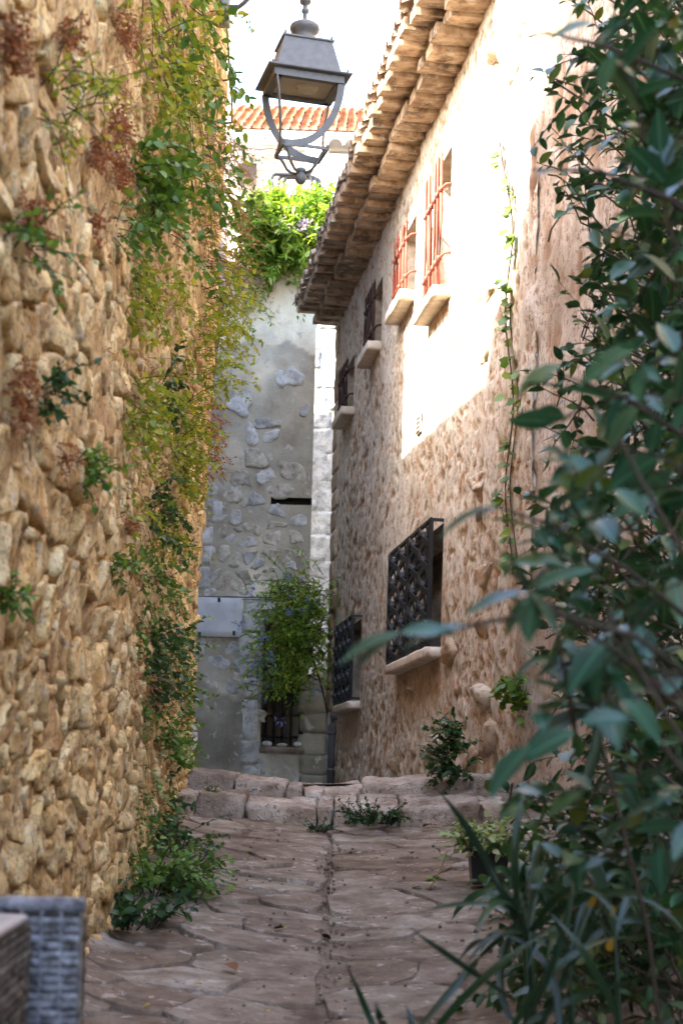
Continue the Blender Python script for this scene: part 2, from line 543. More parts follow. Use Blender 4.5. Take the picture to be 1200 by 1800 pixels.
M_DRUST = plain('brown_iron', (0.04, 0.016, 0.012), 0.7, 0.0, 0.3, 30, bump=0.4)
M_IRON = plain('black_iron', (0.009, 0.009, 0.010), 0.5, 0.0, 0.3, 30, bump=0.3)
M_GLASS, _nt, _b = new_mat('window_glass')
_b.inputs['Base Color'].default_value = (0.02, 0.022, 0.025, 1); _b.inputs['Roughness'].default_value = 0.08
M_LAMP = plain('lamp_paint', (0.125, 0.14, 0.15), 0.5, 0.0, 0.15, 25, bump=0.15)
M_FROST = plain('lamp_diffuser', (0.50, 0.48, 0.40), 0.35, 0.0, 0.1, 6)
M_PIPE = plain('grey_pipe', (0.07, 0.07, 0.075), 0.5)
M_CABLE = plain('cable_sheath', (0.05, 0.04, 0.035), 0.6)
M_WOODSTEM = plain('bark', (0.045, 0.032, 0.02), 0.85, 0.0, 0.3, 60, bump=0.5)
M_DRYSTEM = plain('dry_twig', (0.30, 0.18, 0.095), 0.85, 0.0, 0.3, 60)

def proj(P):
    P = np.asarray(P, float)
    wu, wv = P[..., 0] / P[..., 1] * F, P[..., 2] / P[..., 1] * F
    return np.stack([PX + wu * CR + wv * SR, PY - (-wu * SR + wv * CR)], -1)

def prism(poly, z0, z1):
    n = len(poly)
    v = [(x, y, z0) for x, y in poly] + [(x, y, z1) for x, y in poly]
    f = [tuple(range(n))[::-1], tuple(range(n, 2 * n))]
    for i in range(n):
        j = (i + 1) % n
        f.append((i, j, n + j, n + i))
    return v, f

# ------------------------------------------------------------------ ground, lane, steps
mb = MB()
mb.add([(-300, -300, -1.9), (300, -300, -1.9), (300, 600, -1.9), (-300, 600, -1.9)], [(0, 1, 2, 3)])
mb.build('ground', M_SOIL, kind='structure', smooth=False)

def gutter(y):
    return -0.02 - 0.0145 * (y - 5.6)
def lane_z(x, y):
    y = np.asarray(y, float); x = np.asarray(x, float)
    base = -1.41 + 0.125 * y
    d = x - gutter(y)
    return base - 0.045 + 0.075 * np.clip(np.abs(d) / 1.0, 0, 2.2) ** 1.2 + 0.05 * sstep(0.7, 1.1, -d)

LSTEP = 9.9
def lane_fn(s, z, h):
    return np.stack([s, z, lane_z(s, z) + h], -1)
def lane_h(s, z):
    n = fbm(np.c_[s * 3, z * 3, s * 0], 4, 3)
    h = 0.004 * n + 0.004 * fbm(np.c_[s * 17, z * 17, s * 0], 3, 9) - 0.004
    h -= 0.008 * np.exp(-((s - gutter(z)) / 0.03) ** 2)
    return h, 0.5 + 0 * s
mb = MB()
mb.add(*grid(np.arange(-2.2, 4.0, 0.045), np.arange(3.4, 10.6, 0.05), lane_fn, lane_h))
lane = mb.build('lane', M_SOIL, kind='structure')
mb = MB()
mb.add([(-8, -12, -1.45), (8, -12, -1.45), (8, 0.2, -1.44), (-8, 0.2, -1.44), (-8, 3.5, -1.03), (8, 3.5, -1.03)], [(0, 1, 2, 3), (3, 2, 5, 4)])
mb.build('lower_lane', M_PAVE, kind='structure')

pp = courses(-1.15, 2.4, 4.9, 10.05, 0.36, 0.28, 0.7)
left_ = pp[pp[:, 0] < gutter(pp[:, 1]) - 0.12]
right_ = pp[pp[:, 0] > gutter(pp[:, 1]) + 0.12]
flat_prof = [(1.0, -1), (1.0, 0.82), (0.982, 0.99), (0.93, 1.0), (0.62, 1.0), (0.3, 1.0)]
k = 0
for side, pts in ((-1, left_), (1, right_)):
    if side < 0: bx_ = (-1.2, -0.07, 4.7, 9.98)
    else: bx_ = (-0.045, 2.6, 4.7, 9.98)
    for i, poly in enumerate(cells(pts, 1.35, bx_)):
        if poly is None: continue
        c = poly.mean(0)
        p = proj(lane_fn(c[0], c[1], 0.0))
        if p[1] > 1870 or p[0] > 1230: continue
        sh = lambda s, z, h: lane_fn(s + 0.012 * fbm(np.c_[s * 5, z * 5, z * 0], 2, 4), z + 0.012 * fbm(np.c_[s * 5, z * 5, z * 0 + 9], 2, 5), h)
        m_ = MB()
        v, f = stone(poly, rng.uniform(.004, .010), rng.uniform(0.005, 0.016), sh, 30, i + 100 * side + 500, 0.35, 0.06, int(rng.integers(0, 2)), flat_prof, tilt=0.06, wob=0.08)
        m_.add(v, f, rng.uniform(0, 1))
        m_.build('paving_stone', M_PAVE, lane)
        k += 1

steps = thing('steps', (0, LSTEP, 0), 'two worn pale stone steps across the top of the lane', 'steps', kind='structure')
def step_row(xs, fy, topz, botz, by, bz, seed0):
    """blocks between neighbouring xs; functions give the front line and the heights"""
    for i in range(len(xs) - 1):
        a, b = xs[i] + 0.006, xs[i + 1] - 0.006
        j = rng.uniform(-0.018, 0.018, 4)
        dz = rng.uniform(-0.015, 0.018)
        dy = rng.uniform(-0.05, 0.05)
        C = []
        for kk in range(8):
            x = b if kk & 1 else a
            y = (by(x)) if kk & 2 else fy(x) + dy
            if kk & 4: z = (bz(x) if kk & 2 else topz(x)) + dz
            else: z = botz(x) - 0.12
            C.append((x, y + j[kk & 3] * 2, z + j[kk & 3]))
        m_ = MB()
        m_.add(*block(C, 0.07, (22, 14, 10), 0.018, 11.0, seed0 + i), rng.uniform(0, 1))
        m_.build('step_stone', M_STEP, steps)
interp = lambda xs, ys: (lambda x: float(np.interp(x, xs, ys)))
X1 = [-1.05, -0.1, 0.85]
step_row([-1.10, -0.90, -0.60, -0.16, -0.05, 0.10, 0.36, 0.86, 1.02], interp(X1, [9.86, 9.97, 9.80]), interp(X1, [-0.01, -0.085, -0.015]),
         interp(X1, [-0.15, -0.24, -0.12]), interp(X1, [10.46, 10.48, 10.44]), interp(X1, [0.02, 0.005, 0.055]), 40)
step_row([-1.16, -0.70, -0.36, -0.25, -0.12, 0.13, 0.84, 1.10], interp(X1, [10.38, 10.42, 10.36]), interp(X1, [0.15, 0.045, 0.15]),
         interp(X1, [-0.02, -0.03, 0.0]), interp(X1, [10.98, 10.98, 10.95]), interp(X1, [0.17, 0.095, 0.18]), 70)
mb = MB()
mb.add(*grid(np.arange(-4, 3, 0.25), np.arange(10.7, 40, 0.4), lambda s, z, h: np.stack([s, z, 0.07 + h + 0.004 * (z - 10.7) + 0.05 * np.clip(np.abs(s), 0, 1)], -1),
             lambda s, z: (0.02 * fbm(np.c_[s * 2, z * 2, s * 0], 3, 3), 0.5 + 0 * s)))
mb.build('upper_lane', M_PAVE, kind='structure')

# ------------------------------------------------------------------ rubble wall on one side of the lane
def LW(s, z, h):
    s, z, h = (np.asarray(q, float) for q in (s, z, h))
    X = -0.935 - 0.018 * (s - 6.2) + 0.024 * z
    X = X + 0.035 * fbm(np.stack([s * 0.8, z * 0.8, z * 0], -1), 2, 77)
    return np.stack([X + h, s, z], -1)
def on_left(px, py, h=0.0):
    a, b = ray(px, py)
    Y = 6.0
    for _ in range(30):
        X = LW([Y], [b * Y], [0.0])[0, 0] + h
        Y = 0.5 * Y + 0.5 * (X / a) if a < -0.02 else 10.6
        Y = min(max(Y, 2.0), 10.6)
    return np.array((a * Y, Y, b * Y))
mb = MB()
core_h = lambda s, z: (0.007 + 0.015 * fbm(np.c_[s * 8, z * 8, s * 0], 4, 21) - 0.04 * sstep(0.85, 1.2, fbm(np.c_[s * 9, z * 10, s * 0], 3, 27)), 0.5 + 0 * s)
mb.add(*grid(np.arange(2.2, 10.61, 0.04), np.arange(-1.5, 5.31, 0.035), LW, core_h))
mb.add(*grid(np.arange(2.2, 8.76, 0.15), np.arange(5.3, 7.61, 0.15), LW, core_h))
back = lambda s, z: float(LW([s], [z], [-0.12])[0, 0])
mb.add(*prism([(-1.12, -14), (-1.12, 2.2), (-1.16, 10.6), (-1.47, 14.45), (-4.2, 14.45), (-4.2, -14)], -1.6, 5.28))  # runs on unseen behind the camera, added to darken the foreground
mb.add(*prism([(-1.10, -14), (-1.10, 8.75), (-4.2, 8.75), (-4.2, -14)], 5.28, 7.6))  # unseen taller block, shaped to steer sun and shadow on the facing wall
mb.add([LW([10.6], [z], [-0.01])[0] for z in (-0.5, 5.3)] + [(-1.3, 10.62, 5.3), (-1.3, 10.62, -0.5)], [(0, 1, 2, 3)])
rubble = mb.build('rubble_wall', M_MORTAR, base=(-1.2, 8.0, -1.0), cat='wall',
                  label='tall warm tan rubble stone wall overgrown with plants on the shaded side')
pts = np.concatenate([courses(3.2, 10.65, -1.05, 1.5, 0.155, 0.128, 0.75), courses(3.2, 10.65, 1.5, 5.3, 0.20, 0.15, 0.9)])
polys = cells(pts, 1.25, (2.9, 10.62, -1.25, 5.5))
cand = []
for i, poly in enumerate(polys):
    if poly is None: continue
    P = proj(LW(poly[:, 0], poly[:, 1], 0 * poly[:, 0] + 0.03))
    lo, hi = P.min(0), P.max(0)
    if hi[1] < -40 or lo[1] > 1840 or hi[0] < -40: continue
    if poly[:, 1].max() < lane_z(-1.0, poly[0, 0]) - 0.1: continue
    area = 0.5 * abs(np.dot(P[:, 0], np.roll(P[:, 1], 1)) - np.dot(P[:, 1], np.roll(P[:, 0], 1)))
    cand.append((area, i, poly))
cand.sort(key=lambda q: -q[0])
rest = MB()
for r_, (area, i, poly) in enumerate(cand):
    big = poly[:, 1].mean() < 1.5
    upz = sstep(1.0, 2.6, poly[:, 1].mean())
    dep = rng.uniform(0.012, 0.034) * (1 - 0.55 * upz)
    v, f = stone(poly, rng.uniform(0.003, 0.013) + 0.004 * upz, dep, LW, 26 if r_ < 300 else 16, i, 0.5, 0.05, int(rng.integers(0, 2)), tilt=0.2, wob=0.2,
                 profile=[(1.0, -1), (1.0, 0.45), (0.975, 0.88), (0.92, 1.0), (0.72, 1.0), (0.48, 1.0), (0.24, 1.0)] if r_ < 300 else [(1.0, -1), (1.0, 0.2), (0.93, 0.8), (0.7, 1.0), (0.38, 1.02)])
    t = rng.uniform(0, 1)
    if r_ < 300:
        MB().add(v, f, t).build('stone', M_STONE, rubble)
    else:
        rest.add(v, f, t)
if rest.n: rest.build('far_stones', M_STONE, rubble, kind='stuff')
# small packing stones in the joints
pk = MB()
for i in range(900):
    s, z = rng.uniform(3.4, 10.5), rng.uniform(-0.9, 5.0)
    q = LW([s], [z], [0.0])[0]
    pj = proj(q)
    if not (-20 < pj[1] < 1820 and pj[0] > -20): continue
    r = rng.uniform(0.02, 0.05)
    a = np.sort(rng.uniform(0, 6.28, 6))
    poly = np.c_[s + r * 1.5 * np.cos(a), z + r * np.sin(a)]
    pk.add(*stone(poly, 0.002, rng.uniform(0.012, 0.035), LW, 9, i, 0.3, 0.03, 1, [(1, -1), (1, .3), (.7, .95)]), rng.uniform(0, 1))
pk.build('packing_stones', M_STONE, rubble, kind='stuff')

# ------------------------------------------------------------------ rendered house on the sunny side
WN = np.array((-0.9904, -0.1387, 0.0))
def RW(s, z, h):
    s, z, h = (np.asarray(q, float) for q in (s, z, h))
    return np.stack([2.645 - 0.14 * s + WN[0] * h, s + WN[1] * h, z], -1)
def RWp(s, z, h):
    return tuple(RW([s], [z], [h])[0])
def on_right(px, py):
    a, b = ray(px, py)
    Y = 2.645 / (a + 0.14)
    return np.array((Y, b * Y))          # (s, z)
W_UP = [(13.30, 14.08, 4.27, 5.47), (14.90, 15.66, 4.74, 5.47), (16.80, 17.50, 4.80, 5.50), (18.76, 19.50, 4.58, 5.21)]
W_LOW = [(13.25, 15.25, 1.26, 2.30), (17.65, 18.95, 1.06, 1.98)]
def wall_h(s, z):
    q = np.c_[s, z * 1.0, 0 * s]
    big = 0.015 * fbm(q * 1.3, 3, 5) + 0.005 * fbm(q * 5, 3, 6)
    n1 = fbm(q * np.array((10.0, 11.0, 1)), 3, 11)
    n2 = fbm(q * np.array((19.0, 21.0, 1)), 2, 12)
    amt = 0.10 + 0.25 * fbm(q * 0.6, 2, 33) + 0.18 * sstep(2.6, 0.0, z) - 0.10 * sstep(3.5, 5.0, z)
    p1 = sstep(0.52, 0.80, n1 + amt)
    p2 = sstep(0.52, 0.75, n2 + amt * 0.6)
    pit = np.clip(p1 + 0.75 * p2, 0, 1)
    rgh = 0.012 * sstep(1.4, 0.2, z) * fbm(q * 9, 3, 41)
    wobble = 0.10 * fbm(q * 3, 3, 43)
    stain = 0 * s
    for (a, b, c, d) in W_LOW + W_UP:
        u = sstep(a - 0.05, a + 0.1, s + wobble) * sstep(b + 0.05, b - 0.1, s + wobble)
        deep = 0.62 if c < 3 else 0.35
        stain = np.maximum(stain, u * sstep(c - deep, c - deep + 0.25, z + wobble) * sstep(c + 0.02, c - 0.02, z))
    pit = np.clip(pit * (1 - 0.6 * stain) + 0.5 * stain + 0.22 * sstep(0.1, 0.9, fbm(q * np.array((2.5, 0.7, 1)), 3, 45)), 0, 1)
    return big - (0.016 * p1 + 0.010 * p2) * (1 - 0.6 * stain) + rgh, pit
house = thing('rendered_house', RWp(15.5, 0.0, 0), 'cream lime rendered house with barred windows and corbelled tile eaves', 'house')
mb = MB()
mb.add(*grid(np.arange(10.43, 20.41, 0.035), np.arange(-0.35, 6.06, 0.028), RW, wall_h, W_UP + W_LOW))
mb.add(*grid(np.arange(10.43, 11.93, 0.035), np.arange(6.06, 9.2, 0.03), RW, wall_h))
wall = mb.build('wall', M_RENDER, house)
mb = MB()
p1, p2 = RWp(10.55, 0, -0.34), RWp(20.4, 0, -0.34)
mb.add(*prism([p1[:2], p2[:2], (p2[0] + 6, p2[1]), (p1[0] + 6, p1[1])], -0.6, 6.1))
mb.build('inner_wall', M_REVEAL, house)
# far end of the wall: pale quoin stones turning the corner
z = 0.02
i = 0
while z < 6.0:
    hh = rng.uniform(0.22, 0.38)
    w = 0.28 if i % 2 else 0.45
    C = boxc((20.4 - w, z, -0.05), (20.43, z + hh - 0.015, 0.018), lambda s, zz, h: RWp(s, zz, h))
    MB().add(*block(C, 0.15, (5, 5, 2), 0.008, 9, i + 200), rng.uniform(0.4, 1)).build('quoin', M_RENDER if z > 1.0 else M_LIME, wall)
    z += hh; i += 1
e0, e1 = RWp(20.42, 0, -0.02), RWp(20.42, 0, -4.0)
mb = MB(); mb.add([(e0[0], e0[1], -0.3), (e1[0], e1[1], -0.3), (e1[0], e1[1], 6.1), (e0[0], e0[1], 6.1)], [(0, 1, 2, 3)])
mb.build('end_wall', M_RENDER, house)
# eroded stones standing out of the render near the corner
for j, (px, py, r, hz) in enumerate([(868, 100, .05, .09), (858, 523, .10, .06), (848, 622, .10, .07), (842, 842, .12, .07), (838, 905, .07, .05), (852, 1010, .11, .09),
                                     (792, 1150, .12, .10), (850, 1105, .09, .06), (846, 1228, .16, .12), (856, 1300, .16, .10), (720, 1215, .08, .05), (905, 120, .09, .05),
                                     (760, 1320, .14, .06), (700, 1345, .12, .05), (830, 1340, .14, .07)]):
    s, zc = on_right(px, py)
    a = np.sort(rng.uniform(0, 6.28, 8))
    rr = rng.uniform(0.8, 1.2, 8)
    poly = np.c_[s + r * 1.9 * rr * np.cos(a), zc + r * rr * np.sin(a)]
    MB().add(*stone(poly, 0.003, hz * 0.4, RW, 26, j + 900, 0.8, 0.05, 1, tilt=.3), rng.uniform(0.2, 0.9)).build('stone', M_RENDER, wall)

def reveal(win, depth, parent):
    s0, s1, z0, z1 = win
    m_ = MB()
    def sheet(fn, nx, nz, seed):
        U, V = np.meshgrid(np.linspace(0, 1, nx), np.linspace(0, 1, nz), indexing='ij')
        P = fn(U.ravel(), V.ravel())
        P = P + 0.010 * np.stack([fbm(P * 9 + k * 7, 2, seed + k) for k in range(3)], -1) * (V.ravel() > 0)[:, None] * (V.ravel() < 1)[:, None]
        f = [(i * nz + j, (i + 1) * nz + j, (i + 1) * nz + j + 1, i * nz + j + 1) for i in range(nx - 1) for j in range(nz - 1)]
        m_.add(P, f, 0.5)
    sheet(lambda u, v: RW(s0 + 0 * u, z0 + (z1 - z0) * u, -depth * v), 20, 6, 1)
    sheet(lambda u, v: RW(s1 + 0 * u, z0 + (z1 - z0) * u, -depth * v), 20, 6, 2)
    sheet(lambda u, v: RW(s0 + (s1 - s0) * u, z0 + 0 * u, -depth * v), 14, 6, 3)
    sheet(lambda u, v: RW(s0 + (s1 - s0) * u, z1 + 0 * u, -depth * v), 14, 6, 4)
    return m_.build('reveal', M_REVEAL, parent)

def sill(win, parent, over, thick, out, mat=M_SILL, seed=0):
    s0, s1, z0, z1 = win
    C = boxc((s0 - over, z0 - thick, -0.05), (s1 + over, z0 + 0.004, out), lambda s, zz, h: RWp(s, zz, h))
    MB().add(*block(C, 0.08, (10, 4, 4), 0.004, 12, seed)).build('sill', mat, parent)

for k, win in enumerate(W_UP):
    s0, s1, z0, z1 = win
    iron = M_RUST if k < 2 else M_DRUST
    wroot = bpy.data.objects.new('window', None)
    link(wroot, house); wroot.location = Vector(RWp((s0 + s1) / 2, z0, 0)) - wloc(house)
    wroot['label'] = ['tall upper window with red iron bars in full sun', 'short upper window with red iron bars in full sun',
                      'shaded upper window with dark iron bars', 'farthest upper window, dark behind its bars'][k]
    reveal(win, 0.24, wroot)
    m_ = MB(); m_.add([RWp(s0, z0, -0.235), RWp(s1, z0, -0.235), RWp(s1, z1, -0.235), RWp(s0, z1, -0.235)], [(0, 1, 2, 3)])
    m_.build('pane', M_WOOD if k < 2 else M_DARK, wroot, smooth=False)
    sill(win, wroot, 0.05, 0.09, 0.15, seed=k)
    nb = 6 if k == 0 else 5
    out = 0.075
    for i in range(nb):
        s = s0 + 0.07 + (s1 - s0 - 0.12) * i / (nb - 1)
        r = 0.0155
        m_ = MB()
        zt, zb = z1 - 0.06, z0 + 0.05
        j = rng.normal(0, 0.006, 3)
        m_.add(*tube([RWp(s, zb - 0.045, out), RWp(s, zb, out), RWp(s + j[0], (zt + zb) / 2, out + j[1]), RWp(s, zt, out), RWp(s, zt + 0.05, out)],
                     [0.002, r, r, r, 0.002], 8))
        m_.build('bar', iron, wroot)
    for fz in (0.22, 0.70):
        zz = z0 + (z1 - z0) * fz
        m_ = MB()
        path = [RWp(s0 - 0.02, zz + 0.03, -0.03), RWp(s0 - 0.01, zz + 0.02, out * 0.6), RWp(s0 + 0.05, zz, out)]
        path += [RWp(s0 + 0.07 + (s1 - s0 - 0.12) * q, zz, out + 0.002) for q in np.linspace(0, 1, 6)]
        path += [RWp(s1 + 0.01, zz, out * 0.9), RWp(s1 + 0.05, zz + 0.01, -0.03)]
        m_.add(*tube(path, 0.011, 7))
        for i in range(nb):
            s = s0 + 0.07 + (s1 - s0 - 0.12) * i / (nb - 1)
            m_.add(*lathe(RWp(s, zz, out + 0.002), [(0.0, -0.024), (0.019, -0.02), (0.024, 0.0), (0.019, 0.02), (0.0, 0.024)], 8))
        m_.build('cross_bar', iron, wroot)

for k, win in enumerate(W_LOW):
    s0, s1, z0, z1 = win
    wroot = bpy.data.objects.new('window', None)
    link(wroot, house); wroot.location = Vector(RWp((s0 + s1) / 2, z0, 0)) - wloc(house)
    wroot['label'] = ['large lower window behind a black wrought iron grille', 'smaller lower window behind a black iron grille near the downpipe'][k]
    reveal(win, 0.30, wroot)
    m_ = MB(); m_.add([RWp(s0, z0, -0.29), RWp(s1, z0, -0.29), RWp(s1, z1, -0.29), RWp(s0, z1, -0.29)], [(0, 1, 2, 3)])
    m_.build('pane', M_GLASS, wroot, smooth=False)
    sill(win, wroot, 0.03, 0.085, 0.13, seed=k + 20)
    out = 0.105
    g0, g1, gz0, gz1 = s0 + 0.0, s1 - 0.0, z0 + 0.03, z1 + 0.02
    m_ = MB()
    bar = lambda a, b, r=0.014: m_.add(*tube([a, b], r, 4))
    # frame: two leaves, with returns to the wall
    mid = (g0 + g1) / 2
    for a, b in ((g0, mid - 0.02), (mid + 0.02, g1)):
        for zz in (gz0, gz1): bar(RWp(a, zz, out), RWp(b, zz, out), 0.020)
        for ss in (a, b): bar(RWp(ss, gz0, out), RWp(ss, gz1, out), 0.022)
    for ss in (g0, g1):
        for zz in (gz0, gz1): bar(RWp(ss, zz, out), RWp(ss, zz, -0.03), 0.018)
    m_.build('grille_frame', M_IRON, wroot, smooth=False)
    # pattern of crossed flat straps
    cols = 4 if k == 0 else 3
    rows = 5
    for li, (a, b) in enumerate(((g0, mid - 0.02), (mid + 0.02, g1))):
        for c in range(cols // 2 if cols > 3 else 2):
            cw = (b - a) / (cols // 2 if cols > 3 else 2)
            for r in range(rows):
                ch = (gz1 - gz0) / rows
                x0, y0 = a + c * cw, gz0 + r * ch
                gm = MB()
                flat = (1.0, 0.22)
                for (sa, za, sb, zb, bow) in ((0, 0, 1, 1, .06), (0, 1, 1, 0, -.06), (0, .5, 1, .5, 0), (.5, 0, .5, 1, 0)):
                    P = []
                    for t in np.linspace(0, 1, 7):
                        q = math.sin(math.pi * t) * bow + 0.05 * math.sin(2 * math.pi * t)
                        P.append(RWp(x0 + cw * (sa + (sb - sa) * t) + cw * q * .5, y0 + ch * (za + (zb - za) * t), out + 0.03 * math.sin(math.pi * t) * (1 if bow > 0 else -.4)))
                    gm.add(*tube(P, 0.024 if bow else 0.013, 4, flat=(1.0, 0.4), up=tuple(WN)))
                gm.add(*lathe(RWp(x0 + cw / 2, y0 + ch / 2, out + 0.01), [(0, -.045), (.035, -.03), (.045, 0), (.035, .03), (0, .045)], 6))
                gm.build('grille_motif', M_IRON, wroot, smooth=False)

# corbelled eaves: two rows of flat clay pieces, then barrel tile ends
EN, EF = 11.92, 20.40
def eave_row(h0, h1, z0, z1, n, name, seed, mat):
    edges = np.linspace(EN, EF, n + 1)
    for i in range(n):
        a, b = edges[i] + 0.009, edges[i + 1] - 0.009
        lift = rng.uniform(0.02, 0.065); j = rng.uniform(-0.014, 0.014); o = rng.uniform(-0.03, 0.03)
        fn = lambda s, zz, h: RWp(s, zz + j + lift * (s - a) / (b - a) * (1 if zz < (z0 + z1) / 2 else 0.6), h + (o if h > (h0 + h1) / 2 else 0) + 0.02 * (s - a))
        MB().add(*block(boxc((a, z0, h0), (b, z1, h1), fn), 0.05, (4, 2, 5), 0.004, 14, seed + i), rng.uniform(0, 1)).build(name, mat, house, smooth=False)
eave_row(-0.02, 0.29, 5.99, 6.085, 30, 'eave_tile', 300, M_EAVE)
eave_row(0.16, 0.52, 6.10, 6.20, 32, 'eave_tile', 400, M_EAVE)
mb = MB()
C = boxc((EN + .02, 6.05, -0.1), (EF, 6.125, 0.15), RWp); mb.add(C, box((0, 0, 0), (1, 1, 1))[1])
C = boxc((EN + .02, 6.16, -0.1), (EF, 6.235, 0.46), RWp); mb.add(C, box((0, 0, 0), (1, 1, 1))[1])
mb.build('eave_bed', M_EAVE, house, smooth=False)
nt_ = 46
for i in range(nt_):
    s = EN + 0.05 + (EF - EN - 0.1) * (i + 0.5) / nt_
    tilt = rng.normal(0, 0.012); r = 0.088 * rng.uniform(0.93, 1.07); o = rng.uniform(-0.015, 0.03)
    V, f = [], []
    n = 8
    for (hh, zz, rs) in ((0.56 + o, 6.215, 1.0), (0.14, 6.375, 0.88)):
        for rad in (r * rs, (r - 0.016) * rs):
            for q in range(n + 1):
                th = math.pi * q / n
                V.append(RWp(s + rad * math.cos(th) + (tilt if hh > .3 else 0), zz + rad * math.sin(th) * 0.9, hh))
    L = n + 1
    for q in range(n):
        f += [(q, q + 1, 2 * L + q + 1, 2 * L + q), (L + q, 3 * L + q, 3 * L + q + 1, L + q + 1), (q, L + q, L + q + 1, q + 1)]
    MB().add(V, f, rng.uniform(0, 1)).build('roof_tile', M_TILE, house)
mb = MB()
for row in range(9):
    for i in range(nt_):
        s = EN + 0.05 + (EF - EN - 0.1) * (i + 0.5) / nt_
        V = []
        for (dh, rs) in ((0.0, 1.0), (0.46, 0.85)):
            hh = 0.16 - row * 0.36 - dh; zz = 6.36 + (0.16 - hh) * 0.36
            for q in range(7):
                th = math.pi * q / 6
                V.append(RWp(s + 0.088 * rs * math.cos(th), zz + 0.08 * rs * math.sin(th) + (0.02 if dh == 0 else 0), hh))
        mb.add(V, [(q, q + 1, 8 + q, 7 + q) for q in range(6)], rng.uniform(0, 1))
mb.build('upper_roof_tiles', M_TILE, house, kind='stuff')
mb = MB()
mb.add([RWp(EN, 6.24, .5), RWp(EF, 6.24, .5), RWp(EF, 7.5, -3.2), RWp(EN, 7.5, -3.2)], [(0, 1, 2, 3)])
mb.build('roof_bed', M_TILE, house, smooth=False)
C = boxc((EN - 0.16, 6.0, -0.02), (EN, 6.34, 0.30), lambda s, zz, h: RWp(s, zz + 0.25 * max(0, .3 - h) * (zz > 6.1), h))
MB().add(*block(C, 0.2, (3, 4, 5), 0.012, 8, 5), 0.6).build('eave_end', M_RENDER, house)
C = boxc((EN - 0.2, 6.36, -0.4), (EN + 0.1, 6.42, 0.52), lambda s, zz, h: RWp(s, zz + 0.34 * (.5 - h), h))
MB().add(*block(C, 0.2, (3, 2, 6), 0.01, 8, 6), 0.7).build('verge_tile', M_TILE, house)
# downpipe at the far end
mb = MB()
a, b = on_right(592, 1262), on_right(588, 1385)
mb.add(*tube([RWp(a[0], a[1] + .02, -0.02), RWp(a[0], a[1], 0.06), RWp(a[0], a[1] - .1, 0.06), RWp(a[0], 0.1, 0.06)], 0.045, 10))
for zz in (0.75, 0.3): mb.add(*tube([RWp(a[0], zz, 0.06), RWp(a[0], zz + .04, 0.06)], 0.055, 10))
mb.build('downpipe', M_PIPE, house)
s_, z_ = on_right(737, 745)
mb = MB()
mb.add(*box((s_ - .09, z_ - .09, 0.0), (s_ + .09, z_ + .09, 0.014), RWp))
for q in range(4): mb.add(*box((s_ - .08, z_ - .075 + q * .04, 0.014), (s_ + .08, z_ - .058 + q * .04, 0.026), RWp))
mb.build('wall_vent', plain('vent_grey', (0.33, 0.29, 0.26), 0.6), house, smooth=False)

# second face of the same house, turned towards the viewer
C0 = RWp(10.5, 0, 0)
D2 = np.array((0.403, -0.915)); N2 = np.array((-0.915, -0.403))
def RW2(s, z, h):
    s, z, h = (np.asarray(q, float) for q in (s, z, h))
    return np.stack([C0[0] + D2[0] * s + N2[0] * h, C0[1] + D2[1] * s + N2[1] * h, z], -1)
def on_right2(px, py, h=0.0):
    a, b = ray(px, py)
    # a*Y = C0x+N2x*h + D2x*s ; Y = C0y+N2y*h + D2y*s
    s = (a * (C0[1] + N2[1] * h) - C0[0] - N2[0] * h) / (D2[0] - a * D2[1])
    Y = C0[1] + N2[1] * h + D2[1] * s
    return np.array((a * Y, Y, b * Y)), s
def rough_h(s, z):
    q = np.c_[s, z * 0.35, 0 * s]
    n1 = fbm(q * np.array((9.0, 7.0, 1)), 3, 51)
    n2 = fbm(np.c_[s * 22, z * 9, 0 * s], 2, 52)
    up = sstep(2.6, 3.4, z)
    p = np.clip(sstep(0.35, 0.8, n1 + 0.12) * (0.35 + 0.65 * up) + 0.7 * sstep(0.5, 0.85, n2 + 0.1) * up, 0, 1)
    edge = 0.03 * np.exp(-((s) / 0.12) ** 2) * fbm(np.c_[s * 2, z * 3, 0 * s], 3, 55)
    return 0.015 * fbm(np.c_[s * 2, z * 1.2, 0 * s], 3, 53) + 0.006 * fbm(np.c_[s * 14, z * 10, 0 * s], 3, 54) - 0.012 * p + edge, p
mb = MB()
mb.add(*grid(np.arange(-0.06, 3.4, 0.025), np.arange(-0.9, 9.2, 0.04), RW2, rough_h))  # unseen upper part raised so its sunlit face bounces light back
mb.add(*grid(np.arange(3.375, 8.0, 0.2), np.arange(-1.6, 9.2, 0.2), RW2, rough_h))
mb.build('side_wall', M_ROUGH, house)
cz = np.arange(-0.9, 9.2, 0.06)
cx = C0[0] + 0.055 + 0.012 * fbm(np.c_[cz * 2, cz * 0, cz * 0], 3, 58)
cy = C0[1] + 0.035 + 0.010 * fbm(np.c_[cz * 3, cz * 0 + 4, cz * 0], 3, 59)
mb = MB(); mb.add(*tube(np.stack([cx, cy, cz], 1), 0.075 + 0.008 * fbm(np.c_[cz * 6, cz * 0, cz * 0 + 7], 3, 60), 14), 0.1)
mb.build('corner_render', M_RENDER, house)
mb = MB()
q1, q2 = RW2([0.02], [0], [-0.3])[0], RW2([8.0], [0], [-0.3])[0]
mb.add(*prism([tuple(q1[:2]), (q1[0] + 6, q1[1] + 0.5), (q2[0] + 5, q2[1]), tuple(q2[:2])], -1.6, 9.2))
mb.add(*prism([(2.6, -14), (2.6, 4.2), (9, 4.2), (9, -14)], -1.6, 3.0))  # unseen block added on the right to cut sky light off the foreground
mb.add(*prism([p1[:2], RWp(11.9, 0, -0.3)[:2], (p1[0] + 6, 11.9), (p1[0] + 6, p1[1])], 6.0, 9.2))
mb.build('side_core_and_shade_block', M_REVEAL, house)

